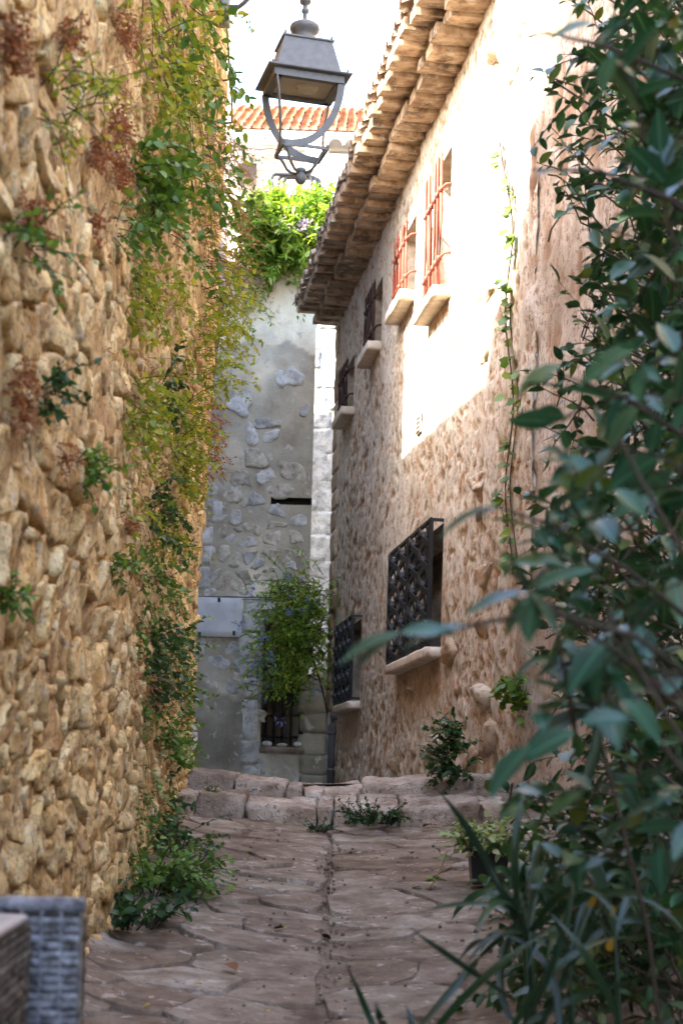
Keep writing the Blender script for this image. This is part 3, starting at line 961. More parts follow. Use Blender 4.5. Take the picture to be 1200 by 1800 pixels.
# ------------------------------------------------------------------ house closing the lane
BY = 21.0
def BW(s, z, h):
    s, z, h = (np.asarray(q, float) for q in (s, z, h))
    return np.stack([s, BY - h, z], -1)
def on_back(px, py, Y=BY):
    p = at(px, py, Y); return p[0], p[2]
def brect(px0, px1, py0, py1):
    xa, za = on_back(px0, py1); xb, zb = on_back(px1, py0)
    return (xa, xb, za, zb)
BWIN = brect(457, 538, 1082, 1312)
SLOT = brect(476, 548, 876, 886)
BR = -0.51
grey = thing('grey_house', (-1.5, BY, 0.1), 'grey weathered stone and render house end closing the lane', 'house')
stain_z = on_back(480, 1215)[1]
cream_z = on_back(480, 585)[1]
def back_h(s, z):
    q = np.c_[s, z, 0 * s]
    h = 0.015 * fbm(q * 1.6, 3, 61) + 0.007 * fbm(q * 7, 3, 62)
    edge = cream_z + 0.45 * fbm(q * 1.1, 4, 63)
    up = sstep(-0.07, 0.07, z - edge)
    low = sstep(0.02, -0.02, z - (stain_z + 0.3 * fbm(q * 1.4, 4, 64))) * sstep(0.05, -0.05, s - (-1.35 + 0.12 * fbm(q * 2, 3, 66)))
    t = 0.5 + 0.42 * up - 0.42 * low + 0.26 * fbm(q * 1.6, 4, 65) * (1 - up)
    return h + 0.012 * up, np.clip(t, 0, 1)
mb = MB()
mb.add(*grid(np.arange(-3.4, BR + 0.001, 0.04), np.arange(-0.2, 6.95, 0.045), BW, back_h, [BWIN, SLOT]))
bwall = mb.build('wall', M_GREYWALL, grey)
mb = MB()
mb.add([(BR, BY - .01, -.2), (BR, BY + 0.5, -.2), (BR, BY + 0.5, 6.95), (BR, BY - .01, 6.95)], [(0, 1, 2, 3)])
mb.add([(-3.4, BY, 6.95), (BR, BY, 6.95), (BR, BY + 0.5, 6.95), (-3.4, BY + 0.5, 6.95)], [(0, 1, 2, 3)])
mb.add([(-3.4, BY + .45, -.2), (BR - .01, BY + .45, -.2), (BR - .01, BY + .45, 6.9), (-3.4, BY + .45, 6.9)], [(0, 1, 2, 3)])
mb.build('wall_body', M_GREYWALL, grey)
pts = courses(-2.3, BR, 0.1, 5.6, 0.24, 0.19, 1.0)
for i, poly in enumerate(cells(pts, 1.3, (-2.5, BR - 0.02, 0.05, 5.8))):
    if poly is None: continue
    c = poly.mean(0)
    pj = proj(BW(c[0], c[1], 0.0))
    if pj[0] < 300: continue
    if any(a - .06 < c[0] < b + .06 and d - .04 < c[1] < e + .06 for a, b, d, e in (BWIN, SLOT)): continue
    y = pj[1]
    pr = np.interp(y, [560, 700, 800, 880, 1100, 1200, 1260, 1380], [0.02, 0.2, 0.45, 0.85, 0.92, 0.75, 0.3, 0.2])
    if rng.uniform() > pr: continue
    g = rng.uniform(0.02, 0.06)
    MB().add(*stone(poly, g * .8, rng.uniform(0.010, 0.022), BW, 22, i + 60, 0.7, 0.03, 1, tilt=0.12, wob=0.5), rng.uniform(0.0, 1)).build('stone', M_LIME if rng.uniform() < .5 else M_BACKST, bwall)
# dressed blocks round the window and on the hidden corner
def dressed(px0, px1, py0, py1, out, seed):
    xa, xb, za, zb = brect(px0, px1, py0, py1)
    C = boxc((xa + .006, BY - out, za + .006), (xb - .006, BY + .1, zb - .006))
    MB().add(*block(C, 0.14, (5, 3, 5), 0.009, 8, seed), rng.uniform(0.3, 0.9)).build('dressed_stone', M_LIME, bwall)
for j, r in enumerate([(426, 482, 1048, 1080), (425, 456, 1080, 1112), (418, 456, 1113, 1156), (420, 455, 1158, 1190), (428, 455, 1191, 1228), (424, 455, 1229, 1300),
                       (420, 456, 1301, 1345), (482, 552, 1046, 1080), (352, 376, 925, 960), (350, 374, 961, 994), (345, 371, 996, 1036), (372, 392, 880, 920),
                       (426, 460, 1346, 1392), (340, 362, 1120, 1150)]):
    dressed(*r, 0.03, j + 300)
mb = MB()
wz = on_back(550, 1190)[1]
mb.add(*box((BR - .01, BY + .03, -.2), (BR + .42, BY + .45, wz)))
mb.build('low_wing', M_GREYWALL, grey, smooth=False)
zz_, i = 0.05, 0
while zz_ < wz - .1:
    hh = rng.uniform(.22, .34)
    C = boxc((BR - .10 + rng.uniform(0, .05), BY - .02, zz_ + .006), (BR + .40, BY + .2, zz_ + hh - .006))
    MB().add(*block(C, .14, (5, 3, 4), .01, 8, 640 + i), rng.uniform(0, .4)).build('dressed_stone', M_GREYWALL, bwall)
    zz_ += hh; i += 1
# window of the closing house
wroot = bpy.data.objects.new('window', None)
link(wroot, grey); wroot.location = Vector((BWIN[0], BY, BWIN[2])) - wloc(grey)
a, b, c, d = BWIN
mb = MB()
for q in ([(a, c), (a, d)], [(b, c), (b, d)], [(a, c), (b, c)], [(a, d), (b, d)]):
    (x0, z0), (x1, z1) = q
    mb.add([(x0, BY, z0), (x1, BY, z1), (x1, BY + .3, z1), (x0, BY + .3, z0)], [(0, 1, 2, 3)])
mb.build('reveal', M_GREYWALL, wroot, smooth=False)
mb = MB(); mb.add([(a, BY + .28, c), (b, BY + .28, c), (b, BY + .28, d), (a, BY + .28, d)], [(0, 1, 2, 3)])
mb.build('pane', M_GLASS, wroot, smooth=False)
mb = MB()
w = 0.045
for (x0, x1, z0, z1) in ((a, a + w, c, d), (b - w, b, c, d), (a, b, c, c + w), (a, b, d - w, d), ((a + b) / 2 - .03, (a + b) / 2 + .03, c, d), (a, b, c + .42, c + .46)):
    mb.add(*box((x0 + .002, BY + .20, z0 + .002), (x1 - .002, BY + .27, z1 - .002)))
mb.build('frame', M_WOOD, wroot, smooth=False)
for i in range(5):
    x = a + .05 + (b - a - .1) * i / 4
    MB().add(*tube([(x, BY + .04, c + .01), (x, BY + .04, d)], 0.011, 6)).build('bar', M_IRON, wroot)
for z in (c + .14, c + 1.1):
    MB().add(*tube([(a, BY + .045, z), (b, BY + .045, z)], 0.012, 6)).build('cross_bar', M_IRON, wroot)
C = boxc((a - .02, BY - .03, c - .09), (b + .03, BY + .3, c + .002)); MB().add(*block(C, .1, (6, 4, 2), .004, 9, 3), .2).build('sill', M_STEP, wroot)
# slot left by a lost beam, lined near black for its inner shade
mb = MB(); a_, b_, c_, d_ = SLOT
mb.add([(a_, BY + .12, c_), (b_, BY + .12, c_), (b_, BY + .12, d_), (a_, BY + .12, d_)], [(0, 1, 2, 3)])
for (p, q) in (((a_, c_), (b_, c_)), ((b_, c_), (b_, d_)), ((b_, d_), (a_, d_)), ((a_, d_), (a_, c_))):
    mb.add([(p[0], BY - .01, p[1]), (q[0], BY - .01, q[1]), (q[0], BY + .12, q[1]), (p[0], BY + .12, p[1])], [(0, 1, 2, 3)])
mb.build('beam_slot', M_DARK, grey, smooth=False)
# pale stone wall glimpsed beyond
SY = 22.5
pale = thing('pale_wall', (-0.2, SY, 0.1), 'narrow strip of pale limestone block wall seen between the two houses', 'wall')
mb = MB()
mb.add(*grid(np.arange(-1.6, 1.4, 0.08), np.arange(-0.2, 7.15, 0.06), lambda s, z, h: np.stack([s, SY - h + 0 * z, z], -1),
             lambda s, z: (0.020 + 0.010 * fbm(np.c_[s * 5, z * 5, 0 * s], 3, 8), 0.5 + 0 * s)))
mb.add(*box((-1.6, SY + .05, -.2), (1.4, SY + .4, 7.15)))
mb.build('bedding', M_LIME, pale)
z, i = 0.0, 0
while z < 7.0:
    hh = rng.uniform(0.22, 0.42); x = -1.05 - rng.uniform(0, .3)
    while x < 0.3:
        w = rng.uniform(0.6, 1.2)
        C = boxc((x + .002, SY - rng.uniform(.02, .03), z + .002), (x + w - .002, SY + .05, z + hh - .002))
        MB().add(*block(C, .05, (12, 2, 6), .016, 8, i + 700), rng.uniform(.3, 1)).build('block', M_LIME, pale)
        x += w; i += 1
    z += hh

# ------------------------------------------------------------------ taller rendered building behind the rubble wall
mb = MB()
mb.add(*prism([(-1.62, 14.5), (-2.3, 20.9), (-6, 20.9), (-6, 14.5)], -0.2, 4.6))
mb.add(*prism([(-1.165, 14.5), (-1.9, 20.9), (-6, 20.9), (-6, 14.5)], 4.6, 8.2))
mb.build('roughcast_building', M_PIER, smooth=False, base=(-3, 17, -0.2), label='grey roughcast building corner rising behind the rubble wall', cat='building')

# ------------------------------------------------------------------ tiled house far behind
TY = 27.0
far = thing('tiled_house', at(530, 480, TY), 'distant cream house with an orange tiled roof and white gutter', 'house')
def tx(px, py, Y=TY): return at(px, py, Y)
A, B = tx(360, 250), tx(720, 250)
zg = tx(520, 241, TY - .4)[2]; zb = tx(520, 520)[2]
mb = MB()
mb.add(*box((A[0], TY, zb), (B[0], TY + 5, zg)))
mb.build('wall', M_CREAM, far, smooth=False)
mb = MB(); mb.add(*box((A[0], TY - .1, tx(500, 300)[2]), (tx(535, 300)[0], TY - .004, zg - .05))); mb.build('upper_band', M_WHITE, far, smooth=False)
# scalloped awning edge
mb = MB()
V, f, n = [], [], 40
x0, x1 = tx(420, 285)[0], tx(536, 285)[0]
zt, zl = tx(470, 262)[2], tx(470, 293)[2]
for i in range(n + 1):
    x = x0 + (x1 - x0) * i / n
    sc = 0.09 * abs(math.sin(math.pi * i / n * 3.2))
    V += [(x, TY - .35, zl + sc), (x, TY - .105, zt), (x, TY - .33, zl + sc)]
for i in range(n):
    o = 3 * i
    f += [(o, o + 3, o + 4, o + 1), (o + 2, o + 1, o + 4, o + 5), (o, o + 2, o + 5, o + 3)]
mb.add(V, f); mb.build('awning', M_WHITE, far)
mb = MB()
G0, G1 = tx(400, 246), tx(700, 246)
mb.add(*box((A[0] - .1, TY - .42, zg - .06), (B[0], TY - .16, zg + .09)))
mb.build('gutter', M_WHITE, far, smooth=False)
mb = MB(); mb.add(*box((A[0] - .1, TY - .16, zg - .12), (B[0], TY + .1, zg - .02))); mb.build('cornice', M_WHITE, far, smooth=False)
# roof of barrel tiles
slope_y, rise = 3.6, None
zr = tx(530, 197, TY + 3.6)[2]
mb = MB()
cols_ = int((B[0] - A[0]) / 0.16)
rows_ = 12
for r in range(rows_):
    for c in range(cols_):
        xx = A[0] + (c + .5) * 0.16
        if not (tx(395, 250)[0] < xx < tx(700, 250)[0]): continue
        t0, t1 = r / rows_, (r + 1.12) / rows_
        V = []
        jx = rng.normal(0, .008)
        for t, rs, l in ((t0, 1.0, .075), (t1, .8, 0.0)):
            for q in range(6):
                th = math.pi * q / 5
                V.append((xx + jx + .072 * rs * math.cos(th), TY - .35 + (slope_y + .35) * t, zg + .08 + (zr - zg - .08) * t + .07 * rs * math.sin(th) + l))
        mb.add(V, [(q, q + 1, 7 + q, 6 + q) for q in range(5)] + [(0, 1, 2, 3, 4, 5)], rng.uniform(0, 1))
roof = mb.build('roof_tiles', M_ORANGE, far, kind='stuff')
mb = MB()
mb.add([(A[0], TY - .3, zg + .07), (B[0], TY - .3, zg + .07), (B[0], TY + slope_y, zr), (A[0], TY + slope_y, zr)], [(0, 1, 2, 3)])
mb.build('roof', M_ORANGE, far, smooth=False)
for px in (446, 500, 552, 604):
    p = tx(px, 193, TY + slope_y)
    C = boxc((p[0] - .09, p[1] - .1, zr - .02), (p[0] + .09, p[1] + .25, zr + .10))
    MB().add(*block(C, .4, (4, 4, 4), .01, 9, int(px)), .6).build('ridge_tile', M_ORANGE, far)
C = boxc((A[0], TY + slope_y - .12, zr - .05), (B[0], TY + slope_y + .15, zr + .05))
MB().add(*block(C, .3, (30, 3, 3), .02, 3, 4), .5).build('ridge', M_ORANGE, far)
# cream pier and white lean-to wall
mb = MB(); x0, x1 = tx(537, 300)[0], tx(577, 300)[0]
mb.add(*box((x0, TY - .5, zb), (x1, TY - .004, zg - .14))); mb.build('pier', M_CREAM, far, smooth=False)
mb = MB(); x2 = tx(680, 300)[0]
mb.add(*box((x1, TY - .46, zb), (x2, TY - .004, tx(600, 290)[2]))); mb.build('lean_to', M_WHITE, far, smooth=False)
for q in range(4):
    xx = x1 + .12 + q * .27
    V = []
    for yy, zz in ((TY - .62, tx(600, 283)[2]), (TY - .05, tx(600, 262)[2])):
        for rad in (.15, .12):
            for w in range(9):
                th = math.pi * w / 8; V.append((xx + rad * math.cos(th), yy, zz + rad * math.sin(th)))
    f = []
    for w in range(8): f += [(w, w + 1, 18 + w + 1, 18 + w), (9 + w, 27 + w, 28 + w, 10 + w), (w, 9 + w, 10 + w, w + 1)]
    MB().add(V, f, .8).build('lean_to_tile', M_CREAM, far)
# dark opening on the far terrace
mb = MB(); p0, p1_ = tx(418, 330), tx(452, 292)
mb.add(*box((p0[0], TY - .12, p0[2]), (p1_[0], TY - .102, p1_[2]))); mb.build('doorway', M_WOOD, far, smooth=False)
# ------------------------------------------------------------------ hanging street lantern
LYc = 9.2
L0 = at(533, 146, LYc)                     # centre of the lower roof rim
lamp = thing('street_lantern', L0 - np.array((0, 0, 0.55)), 'grey metal four sided street lantern with open curved straps hanging over the lane', 'lantern')
YAW = math.radians(15)
def LL(x, y, z):
    x, y, z = x * 1.15, y * 0.90, z * 1.06
    return (L0[0] + x * math.cos(YAW) - y * math.sin(YAW), L0[1] + x * math.sin(YAW) + y * math.cos(YAW), L0[2] + z)
def lpoly(mb, rings, capb=True, capt=True):
    V, f = [], []
    for (hw, z) in rings:
        V += [LL(-hw, -hw, z), LL(hw, -hw, z), LL(hw, hw, z), LL(-hw, hw, z)]
    for i in range(len(rings) - 1):
        for k in range(4):
            k2 = (k + 1) % 4
            f.append((4 * i + k, 4 * i + k2, 4 * i + 4 + k2, 4 * i + 4 + k))
    if capb: f.append((3, 2, 1, 0))
    n = 4 * (len(rings) - 1)
    if capt: f.append((n, n + 1, n + 2, n + 3))
    mb.add(V, f)
m_ = MB(); lpoly(m_, [(0.168, 0.012), (0.165, 0.016), (0.122, 0.195)]); m_.build('roof_hood', M_LAMP, lamp, smooth=False)
m_ = MB(); lpoly(m_, [(0.205, 0.0), (0.212, 0.004), (0.212, 0.011), (0.17, 0.018)]); m_.build('rim', M_LAMP, lamp, smooth=False)
m_ = MB(); lpoly(m_, [(0.127, 0.195), (0.131, 0.198), (0.131, 0.206), (0.09, 0.209)]); m_.build('top_plate', M_LAMP, lamp, smooth=False)
# frame under the rim and the diffuser inside it
m_ = MB()
for k in range(4):
    c, s = [(1, 0), (0, 1), (-1, 0), (0, -1)][k]
    R = lambda x, y, z: LL(x * c - y * s, x * s + y * c, z)
    m_.add(*box((-0.175, -0.178, -0.040), (0.175, -0.138, -0.0015), R))
m_.build('lower_frame', M_LAMP, lamp, smooth=False)
m_ = MB(); m_.add([LL(-.14, -.14, -.022), LL(.14, -.14, -.022), LL(.14, .14, -.022), LL(-.14, .14, -.022)], [(0, 1, 2, 3)])
m_.add(*lathe(LL(.02, 0, -.020), [(0.0, -.03), (.05, -.026), (.065, 0)], 16))
m_.build('diffuser', M_FROST, lamp, smooth=False)
cc = LL(0, 0, 0)
m_ = MB()
m_.add(*lathe(cc, [(0.092, .207), (.086, .216), (.072, .228), (.060, .245), (.056, .262), (.060, .276), (.072, .288), (.083, .300), (.087, .314), (.082, .328), (.066, .338), (.04, .345), (.016, .35)], 28))
m_.build('chimney', M_LAMP, lamp)
m_ = MB()
m_.add(*lathe(cc, [(.014, .345), (.020, .35), (.020, .362), (.013, .368), (.012, .40), (.021, .408), (.021, .424), (.013, .43), (.013, .452), (.030, .46), (.034, .475), (.030, .49), (.018, .5), (.022, .52), (.022, .62), (.0, .63)], 16))
m_.build('hanger', M_LAMP, lamp)
for (x, y, z) in [(-.19, -.19, .012), (.19, -.19, .012), (.19, .19, .012), (-.19, .19, .012), (-.118, -.118, .207), (.118, -.118, .207), (.118, .118, .207), (-.118, .118, .207)]:
    MB().add(*lathe(LL(x, y, z), [(.009, 0), (.009, .006), (.005, .008), (.007, .014), (.005, .021), (0, .023)], 10)).build('finial_bolt', M_LAMP, lamp)
ZR = -0.375; ru, rl = 0.165, 0.112
for k in range(4):
    c, s = [(1, 0), (0, 1), (-1, 0), (0, -1)][k]
    R = lambda x, y, z: LL(x * c - y * s, x * s + y * c, z)
    P = []
    for ph in np.linspace(0, math.pi / 2, 16):
        w = math.cos(ph)
        x = -rl + (ru + rl) * (w ** 0.85)
        yv = -(ru + (rl - ru) * math.sin(ph))
        P.append(R(x, yv, -0.035 + (ZR + 0.035) * math.sin(ph) ** 1.02))
    nrm = np.array(R(0, -1, 0)) - np.array(R(0, 0, 0))
    MB().add(*tube(P, 0.020, 4, flat=(1.0, 0.22), up=tuple(nrm))).build('strap', M_LAMP, lamp, smooth=False)
    MB().add(*box((-rl - .008, -rl - .006, ZR - .012), (rl - .004, -rl + .006, ZR + .004), R)).build('ring_bar', M_LAMP, lamp, smooth=False)
    a = R(-rl, -rl, 0)
    MB().add(*lathe((a[0], a[1], L0[2] + ZR - .04), [(0, 0), (.006, .004), (.006, .012), (.010, .014), (.010, .03)], 8)).build('ring_bolt', M_LAMP, lamp)
    P = [R(-rl * q, -rl * q, z) for q, z in ((.97, ZR - .012), (.80, ZR - .022), (.66, ZR - .055), (.55, ZR - .085), (.38, ZR - .108), (.16, ZR - .118))]
    MB().add(*tube(P, 0.0085, 7)).build('scroll', M_LAMP, lamp)
m_ = MB(); m_.add(*lathe((cc[0], cc[1], cc[2] + ZR - .195), [(0, -.015), (.018, -.011), (.030, .004), (.034, .020), (.030, .036), (.017, .050), (.026, .054), (.030, .062), (.026, .074), (0, .078)], 20))
m_.build('ball_finial', M_LAMP, lamp)
# bracket arm that carries it
W0 = on_left(404, 14, 0.02); W0 = np.array((LW([9.75], [4.82], [0.05])[0]))
tip = np.array(LL(0, 0, .62))
arm = MB()
p1_ = at(420, 12, 9.7); p2_ = at(456, -4, 9.62)
mid_ = np.array((p2_[0] + .12, 9.5, p2_[2] + .25))
arm.add(*tube(np.concatenate([[W0 + (0, 0, -.01)], bez(p1_, p2_ + (-.03, 0, .0), mid_, 8), bez(mid_, (tip[0] - .1, 9.35, tip[2] + .22), tip, 8)[1:]]), 0.014, 8))
arm.build('arm', M_LAMP, lamp)
C = boxc((W0[0] - .06, 9.66, W0[2] - .10), (W0[0] + .03, 9.84, W0[2] + .10)); m_ = MB(); m_.add(*block(C, .1, (2, 2, 4), .002, 9, 1)); m_.build('wall_plate', M_LAMP, lamp)

# cable clipped down the wall end
m_ = MB()
P = [at(px, py, 10.35) for px, py in ((396, 8), (398, 40), (402, 90), (404, 140), (408, 180), (408, 215))]
P = [p + (0.0, 0, 0) for p in P]
m_.add(*tube(P, 0.006, 6))
for p in P[1::2]: m_.add(*tube([p + (-.06, .02, 0), p + (.012, -.004, 0)], 0.006, 6))
m_.build('cable', M_CABLE, label='thin dark cable clipped down the end of the rubble wall', cat='cable')
# rope coil on the end of the wall near the steps
m_ = MB()
c0 = at(336, 1296, 10.45)
for q in range(4):
    m_.add(*tube([c0 + ((.012 + .004 * q) * math.cos(t) + .004 * q, .01 * q, (.06 + .008 * q) * math.sin(t)) for t in np.linspace(0, 2 * math.pi, 18)], 0.004, 5))
m_.build('cord_coil', plain('white_cord', (.6, .58, .54), .7), label='small coil of white cord hung low on the end of the rubble wall', cat='cord')

# ------------------------------------------------------------------ plaque, wire, pebbles on the closing house
def bpt(px, py, out): 
    p = at(px, py, BY); return np.array((p[0], BY - out, p[2]))
pl = MB()
c4 = [bpt(338, 1119, .0), bpt(425, 1119, .0), bpt(425, 1052, .0), bpt(338, 1052, .0)]
xa, xb, za, zb_ = c4[0][0], c4[1][0], c4[0][2], c4[2][2]
C = boxc((xa, BY - .075, za), (xb, BY - .03, zb_))
pl.add(*block(C, .06, (8, 2, 6), .001, 9, 2))
plq = pl.build('marble_plaque', M_MARBLE, label='blank grey marble plaque fixed to the grey house wall', cat='plaque')
for (px, py) in ((386, 1056), (412, 1114), (352, 1116)):
    p = bpt(px, py, .08)
    MB().add(*box((p[0] - .018, p[1] - .012, p[2] - .028), (p[0] + .018, p[1] + .04, p[2] + .028))).build('bracket', M_IRON, plq, smooth=False)
m_ = MB()
m_.add(*tube([bpt(300, 1048, .05), bpt(380, 1050, .05), bpt(470, 1051, .055), bpt(545, 1050, .05)], .008, 6))
m_.add(*tube([bpt(300, 1052, .05), bpt(400, 1055, .07), bpt(545, 1054, .05)], .004, 5))
m_.build('wire', M_CABLE, label='dark electric wire strung above the marble plaque', cat='wire')
for j, (px, lab) in enumerate(((469, 'leftmost white pebble on the sill of the far barred window'), (496, 'flat middle pebble on the sill of the far barred window'), (524, 'rightmost white pebble on the sill of the far barred window'))):
    p = bpt(px, 1311, -.02)
    C = boxc((p[0] - .065, p[1] - .05, BWIN[2] + .003), (p[0] + .065, p[1] + .05, BWIN[2] + (.05 if j == 1 else .075)))
    m_ = MB(); m_.add(*block(C, .85, (6, 5, 5), .004, 9, j), .6)
    m_.build('pebble', plain('pebble_white_%d' % j, (.55, .53, .5), .7), label=lab, cat='pebble', group='pebbles on the far window sill')

# ------------------------------------------------------------------ ledge stone and black frame by the wisteria
m_ = MB()
C = boxc((at(527, 440, BY)[0], BY - .12, at(527, 447, BY)[2]), (at(590, 440, BY)[0], BY + .35, at(527, 432, BY)[2]))
C = [np.array(c) + (0, 0, .03 * (i & 1)) for i, c in enumerate(C)]
m_.add(*block(C, .15, (8, 4, 3), .006, 9, 8), .8)
ledge = m_.build('coping_slab', M_EAVE, label='thin stone coping slab below the wisteria beside the eaves', cat='slab')
m_ = MB(); m_.add(*box((at(531, 440, BY)[0], BY - .02, 6.5), (at(575, 440, BY)[0], BY + .3, C[0][2] - .003)))
m_.build('pier', M_GREYWALL, ledge, smooth=False)
M_BLUEBLACK = plain('blue_black_steel', (0.010, 0.012, 0.016), .7, 0.0, .2)
fr = thing('tubular_frame', at(520, 352, 25.5), 'rounded black tubular steel frame showing above the wisteria', 'frame')
for j, (x0, x1, y0, dy) in enumerate(((478, 548, 306, 0), (490, 556, 309, .12), (499, 562, 312, .24))):
    Y = 25.5 + dy
    P = [at(x0, 372, Y), at(x0, y0 + 14, Y)] + [at(x0 + 8 - 8 * math.cos(t), y0 + 8 - 8 * math.sin(t), Y) for t in np.linspace(.2, math.pi / 2, 5)]
    P += [at(x1 - 8 + 8 * math.sin(t), y0 + 8 - 8 * math.cos(t) + (x1 - x0) * .03, Y) for t in np.linspace(0, math.pi / 2 - .2, 5)] + [at(x1, y0 + 16, Y), at(x1, 372, Y)]
    MB().add(*tube(P, .030, 8)).build('tube', M_BLUEBLACK, fr)

# ------------------------------------------------------------------ wicker armchair
M_WICK = mottled('grey_wicker', [(0.3, (0.06, 0.06, 0.065)), (0.7, (0.22, 0.22, 0.24))], 45, tint=0.35, bump=0.3, bscale=200, bdist=.001, rough=.5, spec=.4)
M_WICKD = mottled('brown_wicker', [(0.3, (0.03, 0.024, 0.018)), (0.7, (0.17, 0.14, 0.105))], 45, tint=0.3, bump=0.3, bscale=200, bdist=.001, rough=.5)
M_CHF = plain('chair_frame', (.008, .008, .008), .5)
chair = thing('wicker_armchair', (-0.78, 2.75, -1.09), 'grey woven wicker armchair by the foot of the rubble wall', 'armchair')
def weave(name, O, U, V, N, w, h, mat, pitch=.0155, stake=.036, amp=.005):
    """woven panel spanned by U (across) and V (up) from corner O, facing N"""
    O, U, V, N = (np.asarray(q, float) for q in (O, U, V, N))
    m_ = MB()
    rows = int(h / pitch)
    ns = int(w / stake * 4)
    xs = np.linspace(0, w, ns)
    for r in range(rows):
        ph = math.pi * ((r // 2) % 2)
        wob = 1 + .15 * rng.normal()
        off = amp * wob * np.sin(2 * math.pi * xs / (2 * stake) + ph)
        yc = (r + .5) * pitch + rng.normal() * .0008
        hw = pitch * .47
        rows_v = []
        for (dy, dn) in ((-hw, -.0012), (-hw * .5, .0012), (hw * .5, .0012), (hw, -.0012)):
            rows_v.append(O + np.outer(xs, U) + (yc + dy) * V + np.outer(off + dn, N))
        P = np.stack(rows_v, 1).reshape(-1, 3)
        f = [(4 * i + k, 4 * (i + 1) + k, 4 * (i + 1) + k + 1, 4 * i + k + 1) for i in range(ns - 1) for k in range(3)]
        m_.add(P, f, np.repeat(np.clip(rng.uniform(.1, .9) + .2 * np.sin(xs * 60 + r), 0, 1), 4))
    k = 0
    x = 0.0
    while x < w:
        m_.add(*tube([O + U * x + N * -.002, O + U * x + V * h + N * -.002], .0036, 5), .3)
        x += stake
    return m_.build(name, mat, chair, kind='stuff')
Wtop, Wbot = -0.205, -1.09
bdir = np.array((0.995, 0.10, 0)); bn = np.array((0.10, -0.995, 0))
O = np.array((-0.468, 2.95, Wbot)) - bdir * .62
weave('back_weave', O, bdir, (0, 0, 1), bn, .61, Wtop - Wbot - .02, M_WICK)
weave('back_edge_weave', O + bdir * .615, -bn, (0, 0, 1), bdir, .055, Wtop - Wbot - .02, M_WICKD, stake=.02)
m_ = MB(); m_.add(*box((0, 0, 0), (.612, .055, Wtop - Wbot - .014), lambda x, y, z: tuple(O + bdir * x - bn * (y + .006) + np.array((0, 0, z))))); m_.build('back_core', M_CHF, chair, smooth=False)
m_ = MB()
P0, P1 = O + (0, 0, Wtop - Wbot - .012), O + bdir * .617 + (0, 0, Wtop - Wbot - .012)
for q in range(2):
    m_.add(*tube([P0 - bn * (.014 + .028 * q), P1 - bn * (.014 + .028 * q)], .0165, 8), .4)
m_.build('top_rail', M_WICK, chair)
ad = np.array((0.06, -0.998, 0)); an = np.array((0.998, 0.06, 0))
AO = np.array((-0.562, 2.90, Wbot)); AH = -0.242 - Wbot
weave('arm_weave', AO, ad, (0, 0, 1), an, .60, AH, M_WICKD, pitch=.016, stake=.024, amp=.006)
m_ = MB(); m_.add(*box((0, 0, 0), (.60, .07, AH - .002), lambda x, y, z: tuple(AO + ad * x - an * (y + .007) + np.array((0, 0, z))))); m_.build('arm_core', M_CHF, chair, smooth=False)
m_ = MB(); m_.add(*block(boxc((0, 0, AH), (.61, .085, AH + .016), lambda x, y, z: tuple(AO + ad * x - an * (y - .006) + np.array((0, 0, z)))), .3, (8, 3, 2), 0, 9)); m_.build('arm_cap', plain('arm_cap_grey', (.34, .30, .27), .45), chair)
m_ = MB(); m_.add(*block(boxc((0.05, .07, .38), (.58, .60, .46), lambda x, y, z: tuple(AO + ad * x - an * y + np.array((0, 0, z)))), .25, (6, 6, 3), .003, 5)); m_.build('seat_cushion', plain('cushion', (.45, .42, .38), .9), chair)

# ------------------------------------------------------------------ fallen leaves on the lane
_lv = {}
def dry_leaf_mesh(i, mat):
    t = np.linspace(0, 1, 6)
    w = .34 * np.sin(math.pi * t ** .8) + .01
    V = []
    for k in range(6):
        c = .22 * math.sin(2.6 * t[k] + i)
        V += [(-w[k], t[k] - .5, c + .16 * w[k]), (0, t[k] - .5, c * .8 - .02), (w[k], t[k] - .5, c + .22 * w[k])]
    f = [(3 * k + a, 3 * k + a + 1, 3 * k + a + 4, 3 * k + a + 3) for k in range(5) for a in (0, 1)]
    me = bpy.data.meshes.new('fallen_leaf'); me.from_pydata(V, [], f); me.materials.append(mat)
    me.polygons.foreach_set('use_smooth', [True] * len(f)); return me
def lane_pt(px, py):
    a, b = ray(px, py)
    Y = 7.0
    for _ in range(40):
        Y = .6 * Y + .4 * min(max((lane_z(a * Y, Y) + .02) / b if b < -0.003 else 9.7, 4.2), 9.75)
    return np.array((a * Y, Y, float(lane_z(a * Y, Y)) + .024))
DRYC = {'brown': leafmat('dry_brown_leaf', [(0, (.16, .075, .035)), (1, (.26, .12, .05))], .7, .1, .2),
        'yellow': leafmat('dry_yellow_leaf', [(0, (.34, .24, .06)), (1, (.45, .33, .10))], .7, .2, .2),
        'black': leafmat('dead_black_leaf', [(0, (.02, .015, .012)), (1, (.03, .022, .018))], .7, .05, .2)}
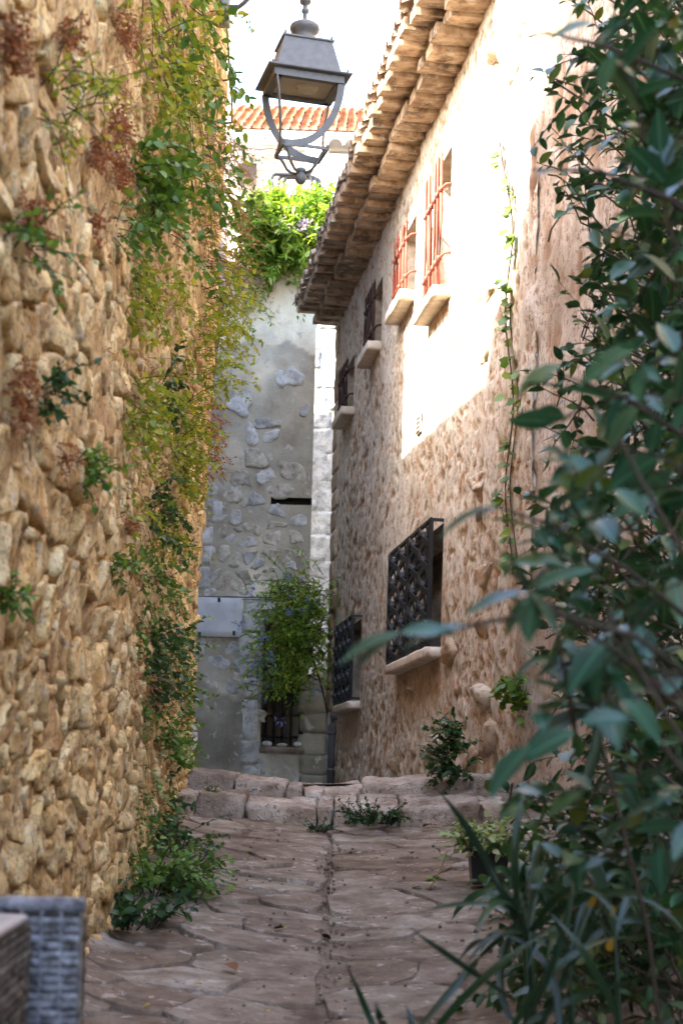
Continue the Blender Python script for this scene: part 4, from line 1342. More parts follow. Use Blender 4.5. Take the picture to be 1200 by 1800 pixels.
fl = [(405, 1704, .075, 'brown', 'orange brown fallen leaf lying in the middle left of the paving'), (490, 1632, .06, 'black', 'blackened fallen leaf curled on the paving left of the gutter'),
      (574, 1648, .05, 'black', 'dark dead leaf lying in the central gutter'), (752, 1440, .075, 'brown', 'larger rust brown leaf at the foot of the pale step'),
      (768, 1436, .06, 'brown', 'smaller rust brown leaf beside another at the foot of the pale step'), (672, 1456, .045, 'brown', 'brown leaf lying under the fern at the step'),
      (722, 1502, .05, 'brown', 'brown curled leaf on the paving right of the gutter'), (292, 1702, .035, 'yellow', 'yellow leaf nearest the shrub at the wall foot'),
      (402, 1690, .03, 'yellow', 'small yellow leaf just above the orange brown leaf'), (500, 1634, .028, 'yellow', 'tiny yellow leaf touching the blackened leaf'),
      (346, 1733, .035, 'yellow', 'yellow leaf low on the left paving'), (258, 1770, .03, 'yellow', 'yellow leaf at the lower left corner of the paving'),
      (436, 1512, .03, 'yellow', 'yellow leaf high on the left half of the paving'), (640, 1432, .035, 'brown', 'small brown leaf against the lower step'),
      (640, 1750, .03, 'brown', 'small brown leaf low on the right half of the paving'), (362, 1560, .03, 'brown', 'small brown leaf on the left slabs'),
      (470, 1780, .03, 'yellow', 'pale yellow leaf close to the bottom edge of the picture')]
meshes = {c: dry_leaf_mesh(i, m) for i, (c, m) in enumerate(DRYC.items())}
for (px, py, sz, c, lab) in fl:
    p = lane_pt(px, py)
    o = bpy.data.objects.new('fallen_leaf', meshes[c])
    o.location = p; o.scale = (sz,) * 3; o.rotation_euler = (rng.uniform(-.25, .25), rng.uniform(-.25, .25), rng.uniform(0, 6.28))
    link(o, None, lab, 'leaf', 'leaves fallen on the lane')
# crumbs and grit
m_ = MB()
for i in range(420):
    y = rng.uniform(5.2, 9.7); x = rng.uniform(-.95, 1.1) if rng.uniform() < .6 else gutter(y) + rng.normal() * .05
    r = rng.uniform(.003, .010)
    z = float(lane_z(x, y)) + .012
    V, f = block(boxc((x - r, y - r, z - r), (x + r, y + r, z + r)), .7, (2, 2, 2), .002, 80, i)
    m_.add(V, f, rng.uniform(0, 1))
m_.build('grit', M_PAVE, kind='stuff', label='loose grit and crumbs scattered over the paving', cat='grit')
# ------------------------------------------------------------------ foliage tools
def leaf_template(width=.42, fold=.25, droop=.25, lobed=False, tip=1.0):
    ts = [0.0, .18, .45, .75, 1.0]
    ws = [0.0, .72, 1.0, .66, 0.0]
    if lobed: ws = [0.25, 1.0, .62, .9, 0.0]
    V = [(0, 0, 0)]
    for t, w in zip(ts[1:4], ws[1:4]):
        x = width / 2 * w
        z = -droop * t * t
        V += [(-x, t, z + fold * x), (0, t, z), (x, t, z + fold * x)]
    V.append((0, 1.0, -droop * tip))
    f = [(0, 2, 1), (0, 3, 2), (1, 2, 5, 4), (2, 3, 6, 5), (4, 5, 8, 7), (5, 6, 9, 8), (7, 8, 10), (8, 9, 10)]
    return np.array(V, float), f
T_OVAL = leaf_template(.5, .25, .2)
T_LONG = leaf_template(.36, .3, .25)
T_SMALL = leaf_template(.62, .2, .15)
T_IVY = leaf_template(.95, .15, .2, True)
T_NARROW = leaf_template(.24, .3, .3)

def unit(a):
    a = np.asarray(a, float)
    return a / np.maximum(np.linalg.norm(a, axis=-1, keepdims=True), 1e-9)
def frames(D, U):
    D = unit(D); X = unit(np.cross(D, U)); Z = np.cross(X, D)
    return X, D, Z
def put_leaves(mb, P, D, U, S, T):
    if len(P) == 0: return
    P, D, U, S = (np.asarray(q, float) for q in (P, D, U, S))
    X, Yv, Z = frames(D, U)
    tv, tf = T
    V = P[:, None, :] + S[:, None, None] * (X[:, None, :] * tv[None, :, 0, None] + Yv[:, None, :] * tv[None, :, 1, None] + Z[:, None, :] * tv[None, :, 2, None])
    n, k = len(P), len(tv)
    mb.v.append(V.reshape(-1, 3))
    base = mb.n
    for i in range(n):
        o = base + i * k
        mb.f.extend([tuple(a + o for a in q) for q in tf])
    mb.t.append(np.repeat(rng.uniform(0, 1, n), k))
    mb.n += n * k
def leaf_mesh(name, T, mat):
    me = bpy.data.meshes.new(name)
    me.from_pydata(T[0].tolist(), [], T[1])
    me.polygons.foreach_set('use_smooth', [True] * len(me.polygons))
    me.materials.append(mat)
    return me
def leaf_objects(parent, me, P, D, U, S, name='leaf'):
    X, Yv, Z = frames(np.asarray(D, float), np.asarray(U, float))
    pl = np.array(wloc(parent))
    for i in range(len(P)):
        o = bpy.data.objects.new(name, me)
        M = Matrix.Identity(4)
        for r in range(3):
            M[r][0], M[r][1], M[r][2] = X[i][r] * S[i], Yv[i][r] * S[i], Z[i][r] * S[i]
            M[r][3] = P[i][r] - pl[r]
        o.matrix_local = M
        o.parent = parent
        SC.collection.objects.link(o)

class Plant:
    def __init__(s):
        s.P, s.D, s.U, s.S = [], [], [], []
        s.st = MB()
    def twig(s, p0, d, length, droop=.3, seg=7, r=.003, nleaf=10, size=.03, spread=.9, start=.15, jit=.25, up=(0, 0, 1), sizevar=.45):
        p = np.array(p0, float); d = unit(np.array(d, float)); pts = [p.copy()]
        for i in range(seg):
            d = unit(d + rng.normal(0, jit, 3) / seg ** .5 * 1.2 + np.array((0, 0, -droop / seg)))
            p = p + d * length / seg
            pts.append(p.copy())
        pts = np.array(pts)
        s.st.add(*tube(pts, np.linspace(r, r * .35, len(pts)), 4, cap=False))
        side = 1
        for i in range(nleaf):
            t = start + (1 - start) * (i + rng.uniform(0, .8)) / max(nleaf, 1)
            k = min(t, .999) * seg; a = int(k)
            q = pts[a] + (pts[a + 1] - pts[a]) * (k - a)
            tg = unit(pts[a + 1] - pts[a])
            sd = unit(np.cross(tg, unit(np.array(up) + rng.normal(0, .5, 3)))) * side
            side = -side
            dd = unit(tg * .55 + sd * spread + rng.normal(0, .35, 3))
            s.P.append(q); s.D.append(dd); s.U.append(unit(np.array(up) + rng.normal(0, .45, 3)))
            s.S.append(size * rng.uniform(1 - sizevar, 1 + sizevar))
        return pts
    def build(s, name, label, mat, T, base, cat='plant', group=None, stem=None, solo=0, leafname='leaf'):
        root = thing(name, base, label, cat, group)
        if s.st.n: s.st.build('stems', stem or M_WOODSTEM, root, kind='stuff')
        P, D, U, S = (np.array(q) for q in (s.P, s.D, s.U, s.S))
        if len(P) == 0: return root
        if solo:
            sz = S / P[:, 1]
            pj = proj(P)
            sz = np.where((pj[:, 0] > -40) & (pj[:, 0] < 1240) & (pj[:, 1] > -40) & (pj[:, 1] < 1840), sz, 0)
            o = np.argsort(-sz)
            a, b = o[:solo], o[solo:]
            leaf_objects(root, leaf_mesh(leafname, T, mat), P[a], D[a], U[a], S[a], leafname)
        else:
            b = np.arange(len(P))
        if len(b):
            m_ = MB(); put_leaves(m_, P[b], D[b], U[b], S[b], T)
            m_.build('foliage', mat, root, kind='stuff')
        return root

# leaf colours
G_MID = leafmat('mid_green_leaf', [(0, (0.049, 0.119, 0.021)), (.5, (0.098, 0.196, 0.031)), (1, (0.168, 0.266, 0.042))])
G_YEL = leafmat('yellow_green_leaf', [(0, (0.135, 0.210, 0.022)), (.5, (0.255, 0.300, 0.033)), (1, (0.405, 0.375, 0.053))], trans=.4)
G_DARK = leafmat('dark_green_leaf', [(0, (0.017, 0.053, 0.017)), (.6, (0.031, 0.084, 0.024)), (1, (0.056, 0.126, 0.028))])
G_BROWN = leafmat('rust_sedum', [(0, (0.237, 0.075, 0.034)), (.6, (0.372, 0.135, 0.060)), (1, (0.507, 0.254, 0.101))], .8, .15, .1)
G_TWIG = leafmat('pinkish_dry_leaf', [(0, (0.374, 0.187, 0.109)), (.6, (0.515, 0.296, 0.156)), (1, (0.468, 0.374, 0.125))], .8, .25, .1)
G_WIST = leafmat('wisteria_leaf', [(0, (0.072, 0.156, 0.014)), (.5, (0.156, 0.264, 0.024)), (1, (0.312, 0.384, 0.072))], .5, .4)
G_PLUMB = leafmat('plumbago_leaf', [(0, (0.119, 0.238, 0.028)), (.6, (0.238, 0.381, 0.043)), (1, (0.476, 0.524, 0.060))], .5, .35)
G_BLUE = leafmat('blue_petal', [(0, (.16, .20, .52)), (1, (.32, .38, .70))], .6, .3, .1)
G_LILAC = leafmat('lilac_petal', [(0, (.42, .34, .55)), (1, (.55, .48, .65))], .6, .3, .1)
G_SHRUB = leafmat('glossy_shrub_leaf', [(0, (0.011, 0.043, 0.018)), (.6, (0.019, 0.062, 0.025)), (.9, (0.043, 0.107, 0.026)), (1, (0.107, 0.123, 0.016))], .36, .2, .4, vein=True)
G_SHRUB2 = leafmat('broad_shrub_leaf', [(0, (0.012, 0.050, 0.030)), (.6, (0.020, 0.074, 0.042)), (.9, (0.035, 0.099, 0.039)), (1, (0.107, 0.123, 0.016))], .36, .2, .4, vein=True)
G_BLADE = leafmat('strap_leaf', [(0, (0.005, 0.019, 0.009)), (.6, (0.010, 0.034, 0.014)), (1, (0.021, 0.055, 0.019))], .35, .10, .4)
G_IVY = leafmat('ivy_leaf', [(0, (.05, .11, .015)), (.5, (.10, .19, .02)), (1, (.22, .26, .03))], .45, .35)
G_VAR = leafmat('variegated_leaf', [(0, (0.130, 0.221, 0.078)), (.5, (0.286, 0.364, 0.143)), (1, (0.546, 0.572, 0.338))], .5, .25)
G_YLEAF = leafmat('yellowed_leaf', [(0, (.26, .17, .02)), (1, (.34, .22, .03))], .5, .3)

# ------------------------------------------------------------------ plants rooted in the rubble wall
def wall_clump(name, label, px, py, rx, ry, n, mat, T=T_SMALL, size=.026, length=.16, droop=1.0, nl=12, out=.5, cat='plant', up=.3, stem=None, group='plants rooted in the rubble wall', trail=0, jit=.3):
    pl = Plant()
    c = on_left(px, py)
    for i in range(n):
        a, r = rng.uniform(0, 6.28), rng.uniform(0, 1) ** .6
        q = on_left(px + rx * r * math.cos(a) * .75, py + ry * r * math.sin(a), .03)
        d = np.array((out, rng.normal(0, .7), up + rng.normal(0, .5)))
        pl.twig(q, d, length * rng.uniform(.5, 1.3), droop, 6, .0025, nl, size, jit=jit)
    return pl.build(name, label, mat, T, c, cat, group, stem)

WC = wall_clump
# hanging climber along the far upper edge
pl = Plant()
for i in range(125):
    px, py = rng.uniform(215, 372), rng.uniform(-60, 330)
    if px < 215 + (py + 60) * .25: continue
    q = on_left(min(px, 372), py, .03)
    pl.twig(q, (rng.uniform(.0, .3), rng.normal(0, .5), rng.uniform(-.8, .3)), rng.uniform(.2, .55), 1.8, 8, .003, 15, .036, jit=.25)
pl.build('hanging_climber', 'large yellow green climber hanging down the far upper edge of the rubble wall', G_YEL, T_SMALL, on_left(320, 60), 'climber', 'plants rooted in the rubble wall')
pl = Plant()
for i in range(34):
    px, py = rng.uniform(300, 372), rng.uniform(-40, 470)
    q = on_left(px, py, .05)
    pl.twig(q, (rng.uniform(.3, .9), rng.normal(0, .5), rng.uniform(-.6, .3)), rng.uniform(.2, .5), 1.4, 7, .003, 14, .045, jit=.3)
pl.build('leafy_vine', 'deeper green vine hanging among the yellow climber on the rubble wall', G_MID, T_SMALL, on_left(340, 200), 'vine', 'plants rooted in the rubble wall')
WC('bushy_caper', 'rounded dark green bush growing high on the rubble wall below the climber', 258, 305, 46, 62, 42, G_MID, size=.042, length=.24, nl=14)
WC('bushy_caper', 'smaller mid green bush just under the rounded dark bush on the wall', 235, 405, 50, 34, 24, G_MID, size=.034, length=.2, nl=12)
WC('trailing_weed', 'thin yellow green weed trailing down the wall below the two bushes', 246, 500, 26, 66, 20, G_YEL, size=.028, length=.22, droop=1.6)
WC('bushy_caper', 'small dark green tuft alone on the near part of the wall', 76, 680, 24, 36, 14, G_DARK, size=.024, length=.11)
WC('bushy_caper', 'small grey green tuft on the near wall below the lone tuft', 152, 822, 32, 36, 15, G_MID, size=.026, length=.13)
# bushes that overhang the wall's far edge
pl = Plant()
for i in range(52):
    px, py = rng.uniform(335, 395), rng.uniform(540, 690)
    q = on_left(min(px, 378), py, .04)
    pl.twig(q, (rng.uniform(.5, 1.2), rng.uniform(-.2, .5), rng.uniform(-.2, .6)), rng.uniform(.16, .36), .8, 8, .0016, 15, .030, jit=.6)
pl.build('overhanging_bush', 'yellow green bush overhanging the far edge of the wall at mid height', G_YEL, T_SMALL, on_left(370, 640), 'bush', 'plants rooted in the rubble wall')
pl = Plant()
for i in range(110):
    px, py = rng.uniform(350, 392), rng.uniform(210, 470)
    q = on_left(min(px, 388), py, .04)
    pl.twig(q, (rng.uniform(.5, 1.1), rng.uniform(-.2, .5), rng.uniform(-.4, .3)), rng.uniform(.22, .5), 1.0, 9, .0025, 16, .014, jit=.5)
pl.build('dry_creeper', 'mass of dry pinkish brown twigs hanging off the far edge of the wall', G_TWIG, T_SMALL, on_left(385, 330), 'creeper', 'plants rooted in the rubble wall', M_DRYSTEM)
pl = Plant()
for i in range(34):
    px, py = rng.uniform(355, 388), rng.uniform(440, 560)
    q = on_left(px, py, .04)
    pl.twig(q, (rng.uniform(.6, 1.2), rng.uniform(-.2, .4), rng.uniform(-.5, .3)), rng.uniform(.22, .42), 1.0, 8, .003, 13, .036, jit=.3)
pl.build('leafy_vine', 'green and yellow vine between the dry twigs and the overhanging bush', G_YEL, T_SMALL, on_left(375, 500), 'vine', 'plants rooted in the rubble wall')
WC('trailing_weed', 'mid green clump left of the overhanging bush at mid height', 245, 730, 34, 70, 30, G_YEL, size=.03, length=.2)
WC('trailing_weed', 'large yellow green clump below the overhanging bush on the wall', 318, 790, 42, 90, 64, G_YEL, size=.032, length=.24, droop=.9)
WC('trailing_weed', 'dark green pocket of leaves between the clumps at mid height', 290, 690, 22, 30, 12, G_DARK, size=.032, length=.16)
WC('trailing_weed', 'dark green weed trailing below the large yellow green clump', 278, 905, 36, 60, 28, G_DARK, size=.03, length=.2, droop=1.2)
WC('trailing_weed', 'small bright green sprig on the wall beside the trailing dark weed', 203, 1005, 14, 34, 9, G_MID, size=.026, length=.13)
WC('trailing_weed', 'sparse green weed on the wall above the low ivy', 282, 1015, 32, 30, 16, G_MID, size=.026, length=.16)
WC('wall_ivy', 'dark green ivy spreading low on the far part of the wall', 272, 1165, 38, 70, 46, G_DARK, size=.034, length=.2)
WC('wall_ivy', 'green ivy hanging at the far edge of the wall above the steps', 318, 1180, 22, 80, 30, G_MID, size=.032, length=.18)
WC('wall_ivy', 'green ivy trailing down beside the left end of the steps', 296, 1315, 30, 60, 34, G_MID, size=.034, length=.18, droop=1.2)
WC('wall_ivy', 'lowest dark ivy strand reaching the paving at the steps', 292, 1425, 16, 50, 20, G_DARK, size=.032, length=.14)
WC('trailing_weed', 'loose green sprays at the left edge of the picture', 38, 425, 52, 40, 18, G_MID, size=.022, length=.2, nl=10)
WC('trailing_weed', 'bright green sprig cut by the left edge above the chair', 6, 1052, 12, 24, 9, G_MID, size=.024, length=.1)
WC('trailing_weed', 'sparse pale twigs and leaves near the top of the near wall', 92, 190, 40, 80, 20, G_YEL, size=.019, length=.2, nl=9)
WC('trailing_weed', 'thin leafy sprays left of the rounded dark bush', 170, 150, 36, 50, 14, G_YEL, size=.02, length=.2, nl=9)
def band(name, label, n, y0, y1, mat, size, seed, xl=lambda y: 205 + (y - 500) * .02, xr=lambda y: 345 - (y - 500) * .02, stem=None, cat='creeper'):
    pl = Plant()
    k = 0
    while k < n:
        py = rng.uniform(y0, y1); px = rng.uniform(xl(py), xr(py))
        if fbm(np.array([[px * .03, py * .012, seed]]), 3, seed)[0] < -.05: 
            if rng.uniform() < .9: continue
        q = on_left(px, py, .02)
        pl.twig(q, (rng.uniform(.1, .5), rng.normal(0, .6), rng.uniform(-.9, .3)), rng.uniform(.08, .24), 1.3, 6, .0016, 11, size * rng.uniform(.7, 1.3), jit=.5)
        k += 1
    pl.build(name, label, mat, T_SMALL, on_left(290, (y0 + y1) / 2), cat, 'plants rooted in the rubble wall', stem)
band('wall_creeper', 'fine yellow green creeper spread in patches over the middle of the far wall', 170, 470, 960, G_YEL, .024, 5)
band('wall_creeper', 'fine green creeper running down the lower far wall to the shrubs', 150, 930, 1450, G_MID, .024, 9, xl=lambda y: 222 + (y - 900) * .03, xr=lambda y: 335 - (y - 900) * .03)
band('rusty_creeper', 'fine rust brown creeper mixed into the green on the upper far wall', 150, -20, 620, G_TWIG, .015, 13, xl=lambda y: 180, xr=lambda y: 375, stem=M_DRYSTEM)
band('rusty_creeper', 'thin rust brown creeper scattered over the lower far wall', 80, 620, 1250, G_BROWN, .013, 17, stem=M_DRYSTEM)
# red brown sedum tufts
for (px, py, rx, ry, n, lab) in [(8, 72, 20, 46, 44, 'rust red sedum tuft at the upper left corner of the picture'), (108, 58, 18, 24, 30, 'rust red sedum tuft near the top of the wall, second from the left'),
                                 (212, 50, 18, 36, 38, 'rust red sedum tuft at the top beside the climber'), (200, 222, 20, 38, 46, 'tall rust red sedum tuft left of the rounded dark bush'),
                                 (166, 266, 24, 26, 42, 'squat rust red sedum tuft left of the rounded dark bush'), (203, 304, 15, 32, 32, 'narrow rust red sedum tuft touching the rounded dark bush'),
                                 (48, 390, 30, 44, 40, 'rust red sedum tuft among the green sprays at the left edge'), (162, 392, 9, 22, 16, 'little rust red sedum tuft under the squat tuft'),
                                 (28, 690, 30, 66, 44, 'rust red sedum patch left of the lone green tuft'), (218, 918, 22, 14, 16, 'small rust red sedum tuft at mid height below the clumps'),
                                 (104, 800, 9, 22, 10, 'tiny rust red sedum tuft beside the grey green tuft')]:
    WC('red_sedum', lab, px, py, rx, ry, n, G_BROWN, size=.011, length=.07, droop=.9, nl=16, out=.7, up=.1, cat='sedum', stem=M_DRYSTEM, group='rust red sedum tufts on the rubble wall')
pl = Plant()
for i in range(46):
    q = on_left(rng.uniform(355, 372), rng.uniform(700, 840), .03)
    pl.twig(q, (1.0, rng.uniform(-.2, .4), rng.uniform(-.4, .4)), rng.uniform(.08, .2), .8, 6, .002, 13, .018, jit=.4)
pl.build('red_sedum', 'rust and olive sedum sticking out from the far edge of the wall', G_BROWN, T_SMALL, on_left(368, 770), 'sedum', 'rust red sedum tufts on the rubble wall', M_DRYSTEM)

# ------------------------------------------------------------------ shrubs at the foot of the wall
def ground_bush(name, label, px, py, Y, rad, hgt, n, mat, T, size, nl=12, cat='shrub', group=None, dirx=0.12, stem=None, solo=0, base=None):
    pl = Plant()
    b = at(px, py, Y) if base is None else np.array(base)
    for i in range(n):
        a = rng.uniform(0, 6.28); r = rng.uniform(0, 1) ** .5
        p = b + np.array((rad * .5 * r * math.cos(a), rad * .5 * r * math.sin(a), 0))
        d = np.array((math.cos(a) * .7 + dirx, math.sin(a) * .7, rng.uniform(.4, 1.6)))
        pl.twig(p, d, hgt * rng.uniform(.45, 1.15), .9, 8, .004, nl, size, jit=.25)
    return pl.build(name, label, mat, T, b, cat, group, stem, solo)
FOOT = 'low shrubs along the foot of the rubble wall'
def foot(px, py): 
    Yv = on_left(px, py)[1]; x = LW([Yv], [-.6], [.06])[0, 0]; return (x + .05, Yv, float(lane_z(x + .05, Yv)))
ground_bush('leafy_shrub', 'leafy green shrub spreading onto the paving at the foot of the wall', 0, 0, 0,   .26, .32, 60, G_MID, T_SMALL, .036, 15, group=FOOT, base=foot(225, 1640), solo=300)
ground_bush('leafy_shrub', 'upper part of the wall foot growth, a shrub just behind the spreading one', 0, 0, 0, .24, .34, 44, G_MID, T_SMALL, .034, 13, group=FOOT, base=foot(238, 1540))
ground_bush('leafy_shrub', 'slim shrub climbing the wall foot halfway to the steps', 0, 0, 0, .22, .34, 36, G_DARK, T_SMALL, .034, 12, group=FOOT, base=foot(268, 1470))
ground_bush('leafy_shrub', 'dark green plant beside the wicker armchair', 0, 0, 0, .22, .32, 30, G_DARK, T_SMALL, .045, 12, group=FOOT, base=foot(170, 1760), solo=200)

# step fern and weeds
ground_bush('step_fern', 'dark green fern tuft growing out of the lower step right of the gutter', 660, 1448, 9.72, .24, .17, 60, G_DARK, T_SMALL, .026, 12, 'fern')
ground_bush('step_weed', 'small weed tuft in the gutter at the foot of the lower step', 567, 1462, 9.75, .08, .13, 18, G_DARK, T_SMALL, .022, 9, 'weed')
ground_bush('step_weed', 'tiny weed on the left end of the upper step', 372, 1392, 10.2, .05, .05, 9, G_MID, T_SMALL, .018, 7, 'weed')
pl = Plant()
for i in range(80):
    a = rng.uniform(0, 6.28)
    p = at(804 + 18 * math.cos(a), 1330 + 36 * math.sin(a), 10.35)
    pl.twig(p, (-.6 + rng.normal(0, .6), -.5 + rng.normal(0, .4), .4 + rng.normal(0, .6)), rng.uniform(.12, .26), .6, 7, .003, 11, .036)
pl.build('corner_shrub', 'dark green shrub on the right end of the steps against the cream house', G_DARK, T_SMALL, at(805, 1375, 10.35), 'shrub')

# ------------------------------------------------------------------ ivy up the house corner
pl = Plant()
st = []
for py in np.linspace(1010, 250, 40):
    px = 902 + 7 * math.sin(py * .02) - (0 if py > 420 else (420 - py) * .06)
    s_, z_ = on_right(px, py)
    st.append(np.array(RWp(max(s_, 10.45), z_, .03)) if s_ > 10.45 else np.array(RWp(10.47, z_, .03)))
pl.st.add(*tube(st, .006, 5)); pl.st.add(*tube([q + (.03, -.01, .02) for q in st[:30]], .004, 5))
for q in st:
    for k in range(int(rng.integers(1, 5))):
        pl.P.append(q + rng.normal(0, .03, 3) * (1.0, .5, 1)); pl.D.append((rng.uniform(-1, .3), rng.uniform(-1, -.2), rng.uniform(-1, .1))); pl.U.append((-.6, -.8, .4)); pl.S.append(rng.uniform(.05, .10))
pl.build('ivy_vine', 'thin ivy vine climbing the sunlit corner of the cream house', G_IVY, T_IVY, at(905, 1010, 10.3), 'ivy', None, None, 300)
pl = Plant()
for i in range(14):
    q = on_right2(rng.uniform(885, 930), rng.uniform(1150, 1240), .05)[0]
    pl.twig(q, (rng.uniform(-.8, .3), -.6, rng.uniform(-1, .3)), rng.uniform(.08, .2), .9, 5, .003, 7, .055)
pl.build('ivy_tuft', 'bright green ivy tuft low on the rough corner wall behind the shrubs', G_IVY, T_IVY, on_right2(905, 1250)[0], 'ivy', None, None, 120)
pl = Plant()
for (px, py) in [(1105 + rng.normal() * 18, rng.uniform(50, 280)) for _ in range(34)] + [(1130 + rng.normal() * 12, rng.uniform(330, 560)) for _ in range(16)]:
    q = on_right2(px, py, .03)[0]
    pl.P.append(q); pl.D.append((rng.uniform(-.6, .6), -.4, rng.uniform(-1, -.1))); pl.U.append((-.6, -.7, .5)); pl.S.append(rng.uniform(.06, .11))
pl.build('ivy_vine', 'yellow green ivy on the shaded wall behind the upper shrub', G_IVY, T_IVY, on_right2(1110, 600)[0], 'ivy', None, None, 60)

# ------------------------------------------------------------------ wisteria above the grey house
pl = Plant()
for i in range(560):
    px = rng.uniform(432, 585); py = rng.uniform(362, 492)
    if py > 470 - abs(px - 470) * .35 + 20: py -= 90
    q = at(px, py, BY + rng.uniform(-.45, .5))
    pl.twig(q, (rng.normal(0, .7), -.4 + rng.normal(0, .5), rng.uniform(-.4, .8)), rng.uniform(.2, .42), .6, 6, .005, 16, .10, spread=1.2, jit=.2)
for i in range(70):
    px = rng.uniform(440, 580); q = at(px, rng.uniform(352, 378), BY + rng.uniform(-.3, .4))
    pl.twig(q, (rng.normal(0, .3), -.2, 1.0), rng.uniform(.1, .26), .1, 5, .004, 14, .09, spread=.6)
for i in range(9):
    px = rng.uniform(512, 545); q = at(px, rng.uniform(440, 470), BY - .25)
    pl.twig(q, (rng.normal(0, .2), -.3, -.6), rng.uniform(.3, .9), .9, 9, .004, 16, .06)
pl.build('wisteria', 'bright yellow green wisteria crowning the grey house wall', G_WIST, T_LONG, at(500, 490, BY), 'wisteria')
fm = MB(); P, D = [], []
for (px, py) in ((535, 400), (529, 395), (500, 396), (541, 392)):
    c = at(px, py, BY - .55)
    for i in range(26): P.append(c + rng.normal(0, .045, 3)); D.append(rng.normal(0, 1, 3))
put_leaves(fm, P, D, [(0, 0, 1)] * len(P), rng.uniform(.04, .06, len(P)), T_SMALL)
fm.build('wisteria_flowers', G_LILAC, label='pale lilac wisteria flowers among the bright leaves', cat='flowers', kind='stuff')
# trailing wisteria strand at the far edge of the grey house
pl = Plant()
for i in range(26):
    q = at(rng.uniform(425, 470), rng.uniform(480, 560), BY - .2 + rng.normal(0, .1))
    pl.twig(q, (rng.normal(0, .4), -.5, -.5), rng.uniform(.2, .45), .7, 7, .004, 12, .06)
pl.build('wisteria_strand', 'loose green wisteria strand hanging left below the wisteria', G_WIST, T_LONG, at(450, 560, BY), 'wisteria')

# ------------------------------------------------------------------ plumbago over the barred window
pl = Plant()
for i in range(430):
    t = rng.uniform(0, 1)
    py = 1030 + 170 * t + rng.normal(0, 12)
    wl = np.interp(py, [1000, 1050, 1120, 1200, 1250], [520, 485, 462, 455, 470]); wr = np.interp(py, [1000, 1100, 1180, 1250], [575, 578, 570, 530])
    px = wl + (wr - wl) * rng.uniform(0, 1) ** .7
    q = at(px, py, 19.9 + rng.uniform(-.45, .45))
    pl.twig(q, (-.5 + rng.normal(0, .6), -.5 + rng.normal(0, .4), rng.uniform(-.5, .8)), rng.uniform(.25, .5), 1.0, 7, .005, 14, .06, spread=.9)
for i in range(16):
    q = at(rng.uniform(520, 570), rng.uniform(1020, 1080), 20.0)
    pl.twig(q, (-1.0, -.3, rng.uniform(.1, .6)), rng.uniform(.5, .95), .7, 9, .005, 22, .05)
base_pl = (.02, 19.95, .12)
pl.st.add(*tube(bez((-.10, 20.4, .1), (-.12, 20.3, 1.0), at(548, 1150, 19.95), 9), .012, 5))
pl.build('plumbago', 'sprawling green plumbago bush hanging over the barred window of the grey house', G_PLUMB, T_LONG, base_pl, 'plumbago')
FL = [(462, 1100), (470, 1085), (461, 1125), (458, 1160), (470, 1165), (455, 1190), (470, 1205), (493, 1268), (553, 1215), (548, 1060), (510, 1078), (440, 1042), (438, 1028), (505, 1014), (448, 1170), (462, 1228), (478, 1150), (420, 1100), (530, 1075), (475, 1180)]
fl_m = leaf_mesh('petal', T_SMALL, G_BLUE)
fl_root = None
for j, (px, py) in enumerate(FL):
    c = at(px, py, 19.35)
    m_ = MB(); n = 22
    put_leaves(m_, c + rng.normal(0, .035, (n, 3)), rng.normal(0, 1, (n, 3)), np.tile((0, 0, 1.0), (n, 1)), rng.uniform(.03, .05, n), T_SMALL)
    o = m_.build('flower_head', G_BLUE, bpy.data.objects['plumbago'], kind='stuff')

# ------------------------------------------------------------------ potted variegated plant
pb = lane_pt(856, 1556)
pot = thing('plant_pot', pb, 'black square plastic pot at the edge of the paving', 'pot')
m_ = MB()
def ring_box(r0, z, n=1): return [(pb[0] - r0, pb[1] - r0, pb[2] + z), (pb[0] + r0, pb[1] - r0, pb[2] + z), (pb[0] + r0, pb[1] + r0, pb[2] + z), (pb[0] - r0, pb[1] + r0, pb[2] + z)]
V = []
for r0, z in ((.078, .0), (.095, .17), (.102, .172), (.102, .20), (.092, .20), (.088, .16)): V += ring_box(r0, z)
f = [(4 * i + k, 4 * i + (k + 1) % 4, 4 * i + 4 + (k + 1) % 4, 4 * i + 4 + k) for i in range(5) for k in range(4)] + [(3, 2, 1, 0)]
m_.add(V, f); m_.build('pot_body', plain('black_plastic', (.012, .012, .014), .35), pot, smooth=False)
m_ = MB(); m_.add(ring_box(.089, .165), [(0, 1, 2, 3)]); m_.build('potting_soil', M_SOIL, pot, smooth=False)
pl = Plant()
for i in range(64):
    a = rng.uniform(0, 6.28); r = rng.uniform(0, .08)
    p = pb + np.array((r * math.cos(a), r * math.sin(a), .17))
    pl.twig(p, (math.cos(a) * .8 - .15, math.sin(a) * .8 - .2, rng.uniform(.3, 1.5)), rng.uniform(.1, .24), .9, 6, .003, 10, .042, spread=.8)
pl.build('variegated_plant', 'variegated green and cream plant spilling from the black pot', G_VAR, T_SMALL, pb + (0, 0, .165), 'plant', None, None, 300)
sp = Plant()
q = lane_pt(752, 1566)
sp.st.add(*tube(bez(q, q + (.05, .02, .06), q + (.09, .06, .19), 7), .0035, 5))
for i in range(9):
    sp.P.append(q + np.array((rng.uniform(-.03, .05), rng.uniform(-.02, .03), rng.uniform(.0, .07)))); sp.D.append((rng.normal(), rng.normal(), -.1)); sp.U.append((0, 0, 1)); sp.S.append(rng.uniform(.035, .055))
sp.build('ivy_runner', 'single reddish ivy runner with a few leaves lying left of the pot', G_IVY, T_IVY, q, 'ivy', None, M_DRYSTEM, 20)

